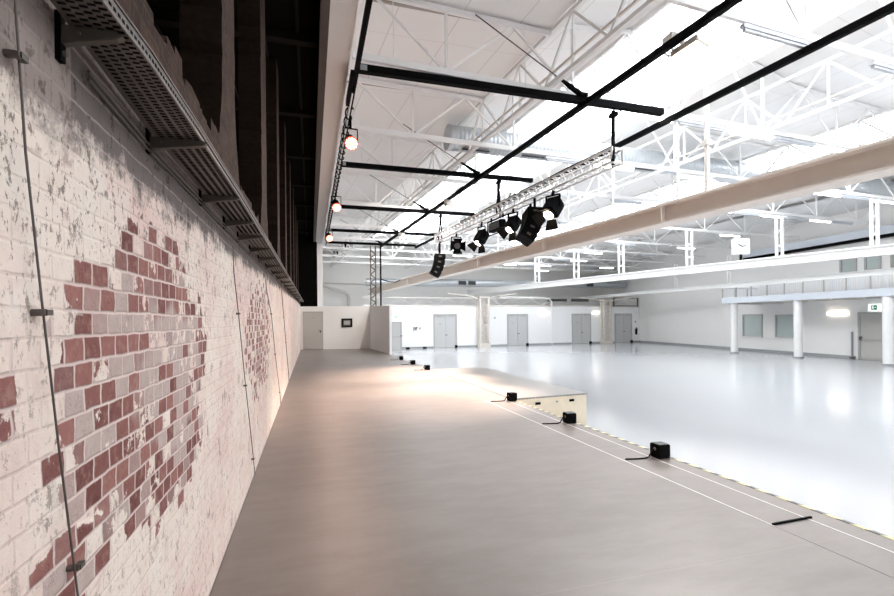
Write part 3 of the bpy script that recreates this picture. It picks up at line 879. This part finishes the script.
# clock on the white beam
cx, cy = lerp_y(B1, 17.9), 17.9
r = thing('square_clock', 'white square clock with dark hands standing on the white beam', 'clock', (cx, cy, 4.33))
cd = V((.96, -.28, 0)); cn = V((-.28, -.96, 0))
c = V((cx, cy, 5.0))
MB().ob(c, cd, cn, (0, 0, 1), .38, .12, .38).build('case', 'white_paint', r, bev=.02)
MB().ob(c + cn * .122, cd, cn, (0, 0, 1), .35, .006, .35).build('dial', 'panel_pale', r)
q = c + cn * .135
MB().bar(q, q + cd * -.20 + V((0, 0, .09)), .04, .012, cn).build('hour_hand', 'black_matte', r)
MB().bar(q, q + cd * .17 + V((0, 0, .04)), .032, .012, cn).build('minute_hand', 'black_matte', r)
MB().bar((cx, cy, 4.33), (cx, cy, 4.63), .08, .08).build('stand', 'black_steel', r)

# ------------------------------------------------------------------ stage and its platform
r = thing('stage', 'long grey brown stage deck beside the brick wall with hazard tape edge', 'stage', (1.6, 3, 0))
MB().hexa([(WX + .004, NEAR + .1), (edge(NEAR), NEAR + .1), (edge(22.0), 22.0), (3.53, 22.04), (3.22, 26.71), (WX + .004, 27.50)], -.05, 0).build('deck', 'stage', r)
MB().hexa([(edge(NEAR) - .02, NEAR + .1), (edge(NEAR) - .06, NEAR + .1), (edge(22) - .06, 22.0), (edge(22) - .02, 22.0)], HF, -.05).build('fascia', 'plywood', r)
tp = MB(); 
def ribbon(xa, xb, y0, y1, z0, z1): return MB().hexa([(xa(y0), y0), (xb(y0), y0), (xb(y1), y1), (xa(y1), y1)], z0, z1)
ribbon(lambda y: edge(y) - .032, lambda y: edge(y) + .004, NEAR + .2, 8.45, -.03, .003).build('hazard_tape', 'hazard', r)
ribbon(lambda y: 3.655 + .008 * (2.2 - y), lambda y: 3.668 + .008 * (2.2 - y), 1.2, 8.3, -.02, .002).build('outer_tape_line', 'tape_white', r)
ribbon(lambda y: 3.285 - .012 * (y - 3.2), lambda y: 3.298 - .012 * (y - 3.2), 2.68, 8.6, -.02, .002).build('inner_tape_line', 'tape_white', r)
ribbon(lambda y: 3.287 - .012 * (y - 3.2), lambda y: 3.292 - .012 * (y - 3.2), 1.0, 2.68, -.02, .002).build('faint_tape_line', 'platform', r)
ribbon(lambda y: edge(y) - .03, lambda y: edge(y) - .018, 8.55, 21.9, -.02, .0015).build('edge_joint', 'brown_trim', r)
# loose black batten
tag(MB().bar((3.30, 2.70, .008), (3.70, 2.71, .007), .015, .012).build('black_batten', 'black_matte'), 'short black batten lying across the two white tape lines', 'batten')

r = thing('plywood_platform', 'plywood sided platform with grey top joined to the stage edge', 'platform', (4.7, 11.5, HF))
e0, e1 = (edge(8.5) + .012, 8.53), (edge(14.6) + .012, 14.6)
top = [e0, (5.56, 8.69), (5.44, 14.6), e1]
MB().hexa(top, -.03, 0).build('top', 'platform', r)
MB().hexa([e0, (5.55, 8.69), (5.55, 8.715), (e0[0], e0[1] + .025)], HF, -.03).build('front_board', 'plywood', r)
MB().hexa([(5.535, 8.72), (5.56, 8.72), (5.44, 14.58), (5.415, 14.58)], HF, -.03).build('side_board', 'plywood', r)
MB().hexa([(e1[0], 14.56), (5.41, 14.56), (5.41, 14.585), (e1[0], 14.585)], HF, -.03).build('back_board', 'plywood', r)
nz = MB()
for i in range(22):
    t = (i + .5) / 22; x = e0[0] + (5.55 - e0[0]) * t; y = e0[1] + (8.69 - e0[1]) * t
    nz.ob((x, y - .004, -.012), (1, .09, 0), (-.09, 1, 0), (0, 0, 1), .02, .006, .009)
nz.build('nosing_studs', 'skirt', r)
for t in (.33, .79):
    x = e0[0] + (5.55 - e0[0]) * t; y = e0[1] + (8.69 - e0[1]) * t
    MB().ob((x, y - .004, -.135 if t < .5 else -.125), (1, .09, 0), (-.09, 1, 0), (0, 0, 1), .058, .008, .024).build('hand_hole', 'black_matte', r)
x = e0[0] + 1.02; MB().ob((x, 8.59, -.12), (1, .09, 0), (-.09, 1, 0), (0, 0, 1), .018, .008, .018).build('bolt', 'skirt', r)

# black floor lights along the stage edge
FL = [(3.745, 4.40, 'black cube floor light closest to the black batten on the stage edge'), (3.715, 6.27, 'black cube floor light in front of the plywood platform'),
      (3.70, 8.34, 'black cube floor light at the corner where the platform meets the stage'), (3.515, 14.45, 'black cube floor light past the platform, third before the end wall'),
      (3.475, 16.45, 'black cube floor light second before the end wall'), (3.44, 18.5, 'black cube floor light closest to the end wall')]
proto = None
for k, (x, y, lab) in enumerate(FL):
    r = thing('floor_light', lab, 'floor light', (x, y, 0), 'black floor lights along the stage edge', local=True)
    h = .075
    if proto is None:
        proto = r
        MB().box(-h, h, -h, h, .012, .150).build('housing', 'black_matte', r, bev=.004)
        MB().box(-h * .86, h * .86, -h * .86, h * .86, .146, .156).build('glass_top', 'black_gloss', r)
        MB().box(-h * .9, h * .9, -h * .9, h * .9, .0, .014).build('foot', 'black_steel', r)
        MB().cyl((-h - .012, -.01, .10), (-h + .004, -.01, .10), .016, 10).build('connector', 'skirt', r, True)
        pts = [(-h - .01, -.01, .10), (-h - .035, -.012, .092), (-h - .06, -.015, .06), (-h - .085, -.015, .02), (-h - .12, -.01, .008), (-.30, 0, .007), (-.43, .03, .007)]
        MB().tube(pts, .009, 7).build('cable', 'black_steel', r, True)
    else:
        for c in proto.children:
            d = c.copy(); COL.objects.link(d); d.parent = r
    r.rotation_euler = (0, 0, [0, -.03, .05, .04, .1, -.04][k])

# ------------------------------------------------------------------ things on the brick wall
def wire(pts, label, clamps, rad):
    r = thing('wall_cable', label, 'cable', (WX, pts[0][0], pts[-1][1]))
    MB().tube([(WX + .018, y, z) for y, z in pts], rad, 7).build('cable', 'cable_steel', r, True)
    for y, z in clamps:
        MB().cyl((WX - .005, y, z), (WX + .026, y, z), .008, 10).build('clamp', 'cable_steel', r, True)
        MB().ob((WX + .022, y + .01, z), (0, 1, 0), (1, 0, 0), (0, 0, 1), .012, .007, .006).build('clip', 'bracket_steel', r)
wire([(1.10, 2.4), (1.12, 2.18), (1.15, 1.9), (1.205, 1.60), (1.27, 1.27), (1.355, .88), (1.42, .5), (1.5, .06)], 'dark steel cable clipped down the brick wall closest to the camera', [(1.205, 1.575), (1.345, .96), (1.12, 2.08)], .0024)
wire([(3.80, 2.12), (3.82, 1.94), (4.04, 1.62), (4.4, 1.03), (4.84, .38), (5.05, .03)], 'thin steel cable slanting down the brick wall after the bare red patch', [(4.04, 1.62), (4.42, 1.0), (4.92, .22)], .0035)
wire([(6.4, 2.1), (6.52, 1.97), (7.26, 1.67), (7.95, 1.04), (9.05, .23), (9.2, .04)], 'thin steel cable slanting down the brick wall past the faded red strip', [(7.26, 1.67), (7.95, 1.04), (9.0, .28)], .005)
wire([(9.8, 2.2), (9.92, 2.09), (11.25, 1.1), (12.53, .21), (12.6, .04)], 'thin steel cable farthest along the brick wall near the stage door', [(10.5, 1.65), (11.3, 1.08), (12.45, .26)], .007)

# cable tray on brackets
r = thing('cable_tray', 'long galvanised perforated cable tray on brackets along the brick wall', 'cable tray', (-.45, NEAR, 2.24))
TX0, TX1 = -.54, -.41
TPTS = [(-1.5, 2.275, -.45), (1.2, 2.262, -.44), (1.44, 2.25, -.414), (1.84, 2.230, -.390), (2.84, 2.24, -.376), (8, 2.33, -.38), (14, 2.43, -.38), (26.5, 2.62, -.38)]
def tz(y):
    return tq(y, 1)
def tx(y): return tq(y, 2)
def tq(y, k):
    for p, q in zip(TPTS, TPTS[1:]):
        if p[0] <= y <= q[0]: return p[k] + (q[k] - p[k]) * (y - p[0]) / (q[0] - p[0])
    return TPTS[-1][k]
def trun(x0, x1, z0, z1):
    ys = [p[0] for p in TPTS]; vs = []; fs = []
    for y in ys: a = x0 if x0 < -.5 else tx(y) + x0 - TX1; b = x1 if x1 < -.5 else tx(y) + x1 - TX1; vs += [(a, y, tz(y) + z0), (b, y, tz(y) + z0), (b, y, tz(y) + z1), (a, y, tz(y) + z1)]
    for k in range(len(ys) - 1):
        o = k * 4
        fs += [(o + m, o + (m + 1) % 4, o + 4 + (m + 1) % 4, o + 4 + m) for m in range(4)]
    fs += [(3, 2, 1, 0), tuple(len(vs) - 4 + m for m in range(4))]
    return MB().add(vs, fs)
trun(TX0, TX1, 0, .004).build('pan', 'galvanised', r)
trun(TX1, TX1 + .004, 0, .036).build('side_rail', 'galvanised', r)
trun(TX1 - .006, TX1 + .008, .034, .039).build('rolled_lip', 'galvanised', r)
trun(TX0 - .004, TX0, 0, .036).build('side_rail', 'galvanised', r)
sl = MB(); rail = sl
y = .25
while y < 9:
    t = tz(y + .005)
    for i, x in enumerate([TX0 + (tx(y) - TX0) * f for f in (.16, .36, .56, .76, .92)]):
        o = .010 if i % 2 else 0
        sl.box(x - .008, x + .008, y + o, y + o + .006, t - .0022, t + .001)
    rail.box(tx(y) + .003, tx(y) + .0058, y, y + .012, t + .012, t + .020)
    y += .020 if y < 4 else .04
sl.build('slots', 'black_matte', r); 
cb = MB()
for i, x in enumerate((TX0 + .025, TX0 + .05, TX0 + .075, TX0 + .10)):
    cb.tube([(x + .008 * math.sin(yy * 1.7 + i), yy, tz(yy) + .018 + .004 * math.sin(yy * 2 + i * 2)) for yy in [k * .4 for k in range(-1, 66)]], .011, 6)
cb.build('cables', 'cable_steel', r, True)
# conduits below the tray on the wall side
r = thing('conduit', 'pair of thin grey conduits along the brick wall below the cable tray', 'conduit', (WX, 0, 2.2))
for z in (-.035, -.055): MB().tube([(WX + .012, yy, tz(yy) + z) for yy in (1.45, 1.95, 3.1, 8, 14, 26.4)], .0045, 6).build('tube', 'cable_steel', r, True)
br = [1.32, 1.95, 2.79, 3.5, 4.13, 4.9, 5.7, 6.6, 7.6, 8.7, 9.9, 11.2, 12.6, 14.2, 16.0, 18.0, 20.2, 22.6, 25.0]
p = None
for k, y in enumerate(br):
    nm = ('%s' % ORD[k]) if k < 12 else None
    lab = 'dark steel bracket under the cable tray, %s from the camera' % nm if nm else 'dark steel bracket holding the distant end of the cable tray'
    r = thing('wall_bracket', lab, 'bracket', (WX, y, tz(y)), 'steel brackets under the cable tray' if nm else 'brackets at the distant end of the tray', local=True)
    if k < 2:
        p = r; L = .125 if k == 0 else .188
        if k == 0: MB().box(.0, .012, -.012, .012, -.085, .03).build('back_plate', 'black_steel', r)
        else: MB().box(.0, .012, -.012, .012, -.06, .075).build('back_plate', 'black_steel', r)
        a = MB()
        a.prism([(.012, -.046), (.012, -.001), (L, -.001), (L + .014, -.010), (L, -.020)], 1, -.012, .012)
        a.build('arm', 'bracket_steel', r, bev=.002)
        MB().cyl((.012, 0, -.055 if k else -.065), (.020, 0, -.055 if k else -.065), .007, 6).build('bolt', 'galvanised', r)
        MB().cyl((.05, -.013, -.02), (.05, -.017, -.02), .004, 6).build('bolt', 'galvanised', r)
    else:
        for c in p.children:
            d = c.copy(); COL.objects.link(d); d.parent = r

# ------------------------------------------------------------------ black suspended bars
HB = 6.05
def blackbar(name, a, b, w, h, label, group, loc=None):
    zb = HB + .065 if name == 'cross_bar' else HB - .06
    r = thing(name, label, 'bar', (*a, zb), group)
    MB().bar((*a, zb), (*b, zb), w, h).build('rail', 'black_steel', r)
    return r
L0, L1 = (.80, -3.0), (.84, 27.9)
rl = blackbar('long_bar', L0, L1, .075, .10, 'long black bar beside the pale underside of the dividing wall', 'long black ceiling bars')
r1 = blackbar('long_bar', (6.25, -2.0), (4.01, 27.9), .10, .11, 'long black bar carrying the white floodlight, above the cross bars', 'long black ceiling bars')
r2 = blackbar('long_bar', (8.62, -2.0), (6.12, 27.9), .10, .11, 'long black bar over the ends of the cross bars above the truss', 'long black ceiling bars')
def bx1(y): return 6.25 + (4.01 - 6.25) * (y + 2) / 29.9
def bx2(y): return 8.62 + (6.12 - 8.62) * (y + 2) / 29.9
CB = [(8.60, 7.50), (13.95, 7.0), (19.1, 6.8), (24.1, 6.5), (27.85, 6.15)]
for k, (y, xr) in enumerate(CB):
    r = blackbar('cross_bar', (.84, y - .02), (xr, y + .05), .13, .13, 'black cross bar under the flat ceiling, %s from the camera' % ORD[k], 'black ceiling cross bars')
    x = bx1(y)
    MB().ob((x, y, HB + .155), (1, 0, 0), (0, 1, 0), (0, 0, 1), .09, .09, .03).build('clamp', 'black_matte', r)
    # tie rod with turnbuckle leaning back to the roof
    a, b = V((x - .05, y - .03, HB + .16)), V((x - 2.35, y - .03, HB + 1.42))
    MB().cyl(a, a + (b - a) * .12, .055, 8).build('turnbuckle', 'black_steel', r, True)
    MB().cyl(a + (b - a) * .11, a + (b - a) * .22, .05, 8, .025).build('turnbuckle_sleeve', 'black_steel', r, True)
    MB().cyl(a + (b - a) * .21, b, .012, 6).build('tie_rod', 'cable_steel', r, True)
    for t in (.1, .5): 
        xx = .84 + (xr - .84) * t
        MB().cyl((xx, y, HB + .12), (xx, y, 7.5), .008, 5).build('hanger_rod', 'steel_white', r)
    e = MB().ob((.95, y - .075, HB + .065), (1, 0, 0), (0, 1, 0), (0, 0, 1), .06, .012, .05).build('end_plate', 'skirt', r)
# drop pole with a cable at the far corner
r = thing('drop_pole', 'black vertical pole hanging from the last cross bar behind the partition', 'pole', (4.01, 28.0, 2.3))
MB().bar((4.01, 27.99, HF), (4.01, 27.99, HB - .06), .09, .09).build('tube', 'black_steel', r)
MB().box(3.95, 4.32, 27.94, 28.04, 2.40, 2.46).build('foot', 'black_steel', r)
MB().tube([(4.05, 28.0, 4.05), (4.5, 28.1, 3.92), (4.9, 28.1, 3.9), (5.2, 28.1, 4.02)], .035, 6).build('hose', 'black_steel', r, True)
# rail with wound cable and three par lamps beside the dividing wall
r = thing('cable_rail', 'thin white rail wound with black cable beside the dividing wall', 'cable rail', (.78, 9.0, 5.85))
MB().cyl((.78, 9.0, 5.84), (.80, 27.6, 5.84), .022, 8).build('rail', 'steel_white', r, True)
hel = []
N = 620
for i in range(N):
    t = i / (N - 1); y = 9.6 + t * 15.5; a = t * 15.5 * 2 * math.pi / .42
    hel.append((.785 + .07 * math.cos(a), y, 5.82 + .085 * math.sin(a)))
MB().tube(hel, .016, 5).build('wound_cable', 'black_steel', r)
for y in (8.9, 9.9, 13, 16.8, 20.5, 24): MB().bar((.79, y, 5.84), (.81, y, 5.938), .03, .03).build('clip', 'black_steel', r)
MB().box(.70, .77, 8.3, 9.5, 5.82, 5.93).build('junction_box', 'black_matte', r)

def par(x, y, aim, label, s=1.0):
    top = V((x, y, HB - .05)); c = V((x, y, HB - .62 * s)); d = (V(aim) - c).normalized()
    X = d.cross(V((0, 0, 1))).normalized(); U = X.cross(d).normalized()
    r = thing('hanging_par_lamp', label, 'spotlight', tuple(top), 'red tinted lamps beside the dividing wall')
    MB().cyl(c - d * .20 * s, c + d * .12 * s, .115 * s, 18, .145 * s).build('can', 'black_steel', r, True)
    MB().cyl(c - d * .30 * s, c - d * .19 * s, .07 * s, 14, .11 * s).build('cap', 'black_matte', r, True)
    MB().cyl(c + d * .12 * s, c + d * .15 * s, .155 * s, 18).build('rim', 'lens_rim', r, True)
    le = MB()
    for rr, n in ((0, 1), (.065, 6), (.112, 12)):
        for i in range(n):
            a = 2 * math.pi * i / max(n, 1); q = c + d * .15 * s + (X * math.cos(a) + U * math.sin(a)) * rr * s
            le.cyl(q, q + d * .012 * s, .024 * s, 8)
    le.build('lens_cluster', 'lens_par', r)
    yk = MB()
    for sg in (-1, 1): yk.bar(c + X * sg * .16 * s, c + X * sg * .16 * s + V((0, 0, .3 * s)), .02, .035)
    yk.bar(c - X * .16 * s + V((0, 0, .3 * s)), c + X * .16 * s + V((0, 0, .3 * s)), .03, .02)
    yk.build('yoke', 'black_steel', r)
    MB().bar(c + V((0, 0, .3 * s)), (x, y, HB - .03), .05, .06).build('clamp', 'black_steel', r)
    return c, d
PARS = [par(.86, 10.4, (1.6, 2.5, 0), 'lit red tinted round lamp on the bar by the dividing wall, closest to the camera', .95),
        par(.84, 16.1, (1.6, 10, 0), 'lit red tinted round lamp in the middle of the three by the dividing wall', 1.0),
        par(.82, 22.0, (2.4, 14, 0), 'lit red tinted round lamp farthest along the dividing wall', 1.05)]

# white floodlight on the second bar
bx = bx1(6.1)
r = thing('hanging_flood_lamp', 'lit white floodlight clamped to the long black bar near the rooflight', 'floodlight', (bx, 6.1, HB))
dn = V((-.25, -.35, -.9)).normalized(); ax = V((-.07, 1, 0)).normalized(); sd = dn.cross(ax).normalized()
c = V((bx + .16, 6.1, 5.83))
MB().ob(c, ax, sd, dn, .26, .12, .07).build('housing', 'pale_pipe', r, bev=.01)
MB().ob(c + dn * .075, ax, sd, dn, .23, .10, .006).build('lens', 'lens_hot', r)
MB().ob(c + sd * .125 + dn * .05, ax, sd, dn, .27, .012, .09).build('visor', 'steel_white', r)
MB().bar(c - dn * .06, (bx + .02, 6.1, HB - .12), .05, .05).build('clamp', 'steel_white', r)
MB().tube([(bx + .02, 6.45, HB + .06), (bx + .10, 6.62, HB + .02), (bx + .14, 6.5, HB - .12), (bx + .12, 6.36, HB - .14), (bx + .06, 6.4, HB + .03)], .02, 6).build('safety_cable', 'steel_white', r, True)
tag(MB().box(bx - .07, bx + .07, 6.2, 6.42, HB - .005, HB + .09).build('junction_box', 'pale_pipe'), 'small pale junction box on the black bar above the white floodlight', 'box')

SFL = []
for yy, lab in ((16.4, 'small lit floodlight under the long black bar between the second and third cross bars'), (23.0, 'small lit floodlight under the long black bar just before the fourth cross bar')):
    xx = bx1(yy); c = V((xx, yy, HB - .26)); dd = (V((1.4, 28.5, 1.6)) - c).normalized(); X = dd.cross(V((0, 0, 1))).normalized(); U = X.cross(dd)
    r = thing('hanging_flood_lamp', lab, 'floodlight', (xx, yy, HB - .06), 'small floodlights on the long bar')
    MB().ob(c, X, dd, U, .17, .07, .13).build('housing', 'pale_pipe', r, bev=.01)
    MB().ob(c + dd * .073, X, dd, U, .15, .006, .11).build('lens', 'lens_hot', r)
    MB().ob(c - U * .135, X, dd, U, .15, .06, .006).build('diffuser', 'lens_hot', r)
    MB().bar((xx, yy, HB - .15), (xx, yy, HB - .115), .05, .05).build('clamp', 'pale_pipe', r)
    SFL.append((c, dd))

# ------------------------------------------------------------------ aluminium lighting truss
T0, T1 = V((6.31, 8.62, 5.04)), V((5.24, 19.35, 5.04))
td = (T1 - T0).normalized(); ts = V((td.y, -td.x, 0)); TH = .145
r = thing('lighting_truss', 'aluminium box truss carrying spotlights and speakers above the stage edge', 'truss', tuple(T0))
for a in (-1, 1):
    for b in (-1, 1):
        o = ts * TH * a + V((0, 0, TH * b))
        MB().cyl(T0 + o, T1 + o, .025, 10).build('main_tube', 'alu', r, True)
n = 34; L = (T1 - T0).length / n
lac = [MB() for _ in range(4)]
for i in range(n):
    p0 = T0 + td * L * i; pm = p0 + td * L / 2; p1 = p0 + td * L
    for f, (u, w) in enumerate((((-1, -1), (-1, 1)), ((1, -1), (1, 1)), ((-1, -1), (1, -1)), ((-1, 1), (1, 1)))):
        o0 = ts * TH * u[0] + V((0, 0, TH * u[1])); o1 = ts * TH * w[0] + V((0, 0, TH * w[1]))
        lac[f].cyl(p0 + o0, pm + o1, .011, 6); lac[f].cyl(pm + o1, p1 + o0, .011, 6)
for m in lac: m.build('lacing', 'alu', r, True)
for e, sg in ((T0, -1), (T1, 1)):
    ef = MB()
    for a in (-1, 1):
        ef.bar(e + ts * TH * a + V((0, 0, -TH - .03)), e + ts * TH * a + V((0, 0, TH + .03)), .03, .05)
        ef.bar(e + ts * TH + V((0, 0, TH * a)), e - ts * TH + V((0, 0, TH * a)), .03, .05)
    ef.build('end_frame', 'alu', r)
for k, y in enumerate((8.60, 13.95, 19.1)):
    t = (y - T0.y) / (T1.y - T0.y); c = T0 + (T1 - T0) * min(max(t, .012), .985)
    s = thing('truss_sling', 'black sling holding the lighting truss under the %s cross bar' % ORD[k], 'sling', (c.x, c.y, HB - .07), 'black slings of the lighting truss')
    for sg in (-1, 1):
        MB().bar((c.x + .02, c.y, HB + .0), c + ts * TH * sg + V((0, 0, -TH)) + td * (.16 * sg + .0), .05, .06).build('strap', 'black_matte', s)
    MB().ob((c.x + .02, c.y, HB - .09), (1, 0, 0), (0, 1, 0), (0, 0, 1), .06, .09, .04).build('shackle', 'black_steel', s)
# power cable lying along the truss
r = thing('truss_cable', 'black power cable lying on top of the lighting truss', 'cable', tuple(T0 + V((0, 0, TH + .03))))
MB().tube([T0 + td * (.1 + i * .42) + ts * (-TH + .012 * math.sin(i * 1.3)) + V((0, 0, TH + .036)) for i in range(20)], .016, 6).build('cable', 'black_steel', r, True)
pt = T0 + td * 4.25 + V((0, 0, TH + .04))
MB().tube([pt, pt + V((0, 0, .16)) + td * .1, pt + V((0, 0, .2)) + td * .3, pt + V((0, 0, .05)) + td * .42], .016, 6).build('loop', 'black_steel', r, True)

def tp(y): return T0 + (T1 - T0) * ((y - T0.y) / (T1.y - T0.y))
def fresnel(y, aim, s, lit, label, drop=.42):
    c0 = tp(y) + V((0, 0, -TH)); c = c0 + V((0, 0, -drop)) - ts * .02
    d = (V(aim) - c).normalized(); X = d.cross(V((0, 0, 1))).normalized(); U = X.cross(d).normalized()
    r = thing('stage_spotlight', label, 'spotlight', tuple(c0), 'black spotlights on the lighting truss')
    MB().ob(c, d, X, U, .20 * s, .15 * s, .16 * s).build('housing', 'black_steel', r, bev=.015)
    MB().ob(c - d * .21 * s, d, X, U, .03 * s, .13 * s, .13 * s).build('rear_panel', 'black_matte', r, bev=.01)
    MB().cyl(c + d * .19 * s, c + d * .25 * s, .145 * s, 20).build('front_ring', 'black_matte', r, True)
    MB().cyl(c + d * .242 * s, c + d * .256 * s, .115 * s, 20).build('lens', 'lens_hot' if lit else 'dark_pane', r, True)
    # pale side stripe of the yoke
    yk = MB()
    for sg in (-1, 1): yk.bar(c + X * sg * .185 * s - U * .02, c + X * sg * .185 * s + V((0, 0, drop * .72)), .03, .05)
    yk.bar(c - X * .185 * s + V((0, 0, drop * .72)), c + X * .185 * s + V((0, 0, drop * .72)), .05, .03)
    yk.build('yoke', 'black_steel', r)
    MB().bar(c + X * .17 * s + d * .1 * s, c + X * .17 * s - d * .18 * s, .02, .05 * s).build('side_stripe', 'steel_white', r)
    MB().bar(c + V((0, 0, drop * .72)), c0 + V((0, 0, .02)), .05, .07).build('clamp', 'black_matte', r)
    for k, (q, h) in enumerate(((U, X), (-U, X), (X, U), (-X, U))):
        base = c + d * .25 * s + q * .14 * s; tip = base + d * .17 * s + q * .15 * s
        w0, w1 = .12 * s, .19 * s
        nn = (tip - base).cross(h).normalized() * .004
        vs = [base - h * w0, base + h * w0, tip + h * w1, tip - h * w1]
        MB().add([v - nn for v in vs] + [v + nn for v in vs], [(0, 1, 2, 3), (7, 6, 5, 4), (0, 4, 5, 1), (1, 5, 6, 2), (2, 6, 7, 3), (3, 7, 4, 0)]).build('barn_door', 'black_matte', r)
    return c, d
FR = [fresnel(10.95, (2.6, 9.4, .0), 1.15, True, 'biggest lit black spotlight with open flaps at the camera end of the truss', .44),
      fresnel(13.0, (2.7, 11.8, .0), 1.0, True, 'lit black spotlight hanging beside the larger speaker array', .46),
      fresnel(15.15, (2.9, 14.2, .0), 1.05, True, 'lit black spotlight at the far end of the black floodlight frame', .50),
      fresnel(17.35, (4.2, 9.0, 2.4), 1.0, False, 'unlit black spotlight between the lit ones and the small speaker array', .44)]
# black floodlight in a frame
y = 14.05; c0 = tp(y) + V((0, 0, -TH)); c = c0 + V((0, 0, -.33))
r = thing('frame_floodlight', 'long black floodlight in an open frame under the truss', 'floodlight', tuple(c0))
MB().ob(c, td, ts, (0, 0, 1), .42, .10, .15).build('housing', 'black_matte', r, bev=.015)
ff = MB()
for zz in (-.22, .24): ff.bar(c + V((0, 0, zz)) - td * .72, c + V((0, 0, zz)) + td * .66, .03, .03)
for t in (-.72, .66): ff.bar(c + td * t + V((0, 0, -.22)), c + td * t + V((0, 0, .24)), .03, .03)
ff.build('frame', 'black_steel', r)
for t in (-.4, .4): MB().bar(c + td * t + V((0, 0, .2)), c0 + td * t + V((0, 0, .02)), .04, .05).build('clamp', 'black_steel', r)
MB().ob(c - ts * .105 + V((0, 0, .0)), td, ts, (0, 0, 1), .34, .004, .10).build('front_glass', 'black_gloss', r)

# speaker arrays
def array(y, n, w, hb, label, curve, yaw, drop):
    c0 = tp(y) + V((0, 0, -TH)); face = V((math.sin(yaw), math.cos(yaw), 0)); side = V((face.y, -face.x, 0))
    r = thing('speaker_array', label, 'speaker', tuple(c0), 'hanging speaker arrays')
    for sg in (-1, 1): MB().bar(c0 + side * sg * w * .3 + V((0, 0, -.03)), c0 + side * sg * w * .3 + V((0, 0, -drop + .03)), .05, .05).build('hanging_strap', 'black_matte', r)
    pos = c0 + V((0, 0, -drop)); ang = .05
    for k in range(n):
        f = (face * math.cos(ang) + V((0, 0, -1)) * math.sin(ang)).normalized(); u = side.cross(f).normalized()
        if u.z < 0: u = -u
        pos = pos - u * hb / 2
        b = MB().ob(pos, side, f, u, w / 2, .22, hb / 2 - .006).build('cabinet', 'black_matte', r, bev=.012)
        MB().ob(pos + f * .222, side, f, u, w / 2 - .03, .006, hb / 2 - .03).build('grille', 'black_steel', b)
        for sg in (-1, 1):
            MB().ob(pos + side * sg * (w / 2 + .002), f, side, u, .06, .004, .03).build('handle_plate', 'bracket_steel', b)
        pos = pos - u * hb / 2; ang += curve
array(11.95, 4, 1.05, .22, 'larger black curved speaker array hanging behind the biggest spotlight', .17, 1.85, .30)
array(19.2, 4, .75, .23, 'smaller black curved speaker array at the far end of the truss', .15, 1.75, .55)

# ------------------------------------------------------------------ light
W = bpy.data.worlds.new('World'); SC.world = W; W.use_nodes = True
W.node_tree.nodes['Background'].inputs[0].default_value = (.8, .88, 1, 1); W.node_tree.nodes['Background'].inputs[1].default_value = .4
def spot(name, c, d, energy, col, size, blend, rad=.1):
    l = bpy.data.lights.new(name, 'SPOT'); l.energy = energy; l.color = col; l.spot_size = math.radians(size); l.spot_blend = blend; l.shadow_soft_size = rad
    o = bpy.data.objects.new(name, l); COL.objects.link(o); o.location = c + d * .45; o.rotation_euler = d.to_track_quat('-Z', 'Y').to_euler(); return o
for i, (c, d) in enumerate(FR[:3]): spot('spot_beam', c, d, 3000, (1, .78, .63), 52, 1, .25)
for i, (c, d) in enumerate(PARS): spot('par_beam', c, d, 80, (1, .66, .50), 80, .9)
for c, d in SFL: spot('small_flood_beam', c, d, 230, (1, .92, .86), 120, .9)
spot('flood_beam', V((bx + .16, 6.1, 5.83)), dn, 450, (1, .93, .88), 95, 1)

# ------------------------------------------------------------------ camera
cd = bpy.data.cameras.new('Camera'); cam = bpy.data.objects.new('Camera', cd); COL.objects.link(cam)
cd.sensor_width = 36; cd.lens = 470 / 894 * 36; cd.clip_start = .05; cd.clip_end = 200
HC = 322 - .009 * 157
cd.shift_y = (HC - 298) / 894
yaw = math.atan(136 / 470); a = math.atan(.009)
fwd = V((math.sin(yaw), math.cos(yaw), 0)); rt = V((math.cos(yaw), -math.sin(yaw), 0)); up = V((0, 0, 1))
R = rt * math.cos(a) - up * math.sin(a); U = up * math.cos(a) + rt * math.sin(a)
cam.matrix_world = Matrix(((R.x, U.x, -fwd.x, 0), (R.y, U.y, -fwd.y, 0), (R.z, U.z, -fwd.z, EYE), (0, 0, 0, 1)))
SC.camera = cam
for o in bpy.data.objects:
    if '_local' in o: del o['_local']
SC.view_settings.view_transform = 'Standard'; SC.view_settings.look = 'None'; SC.view_settings.gamma = 1; SC.view_settings.use_curve_mapping = False
SC.view_settings.exposure = 1.0
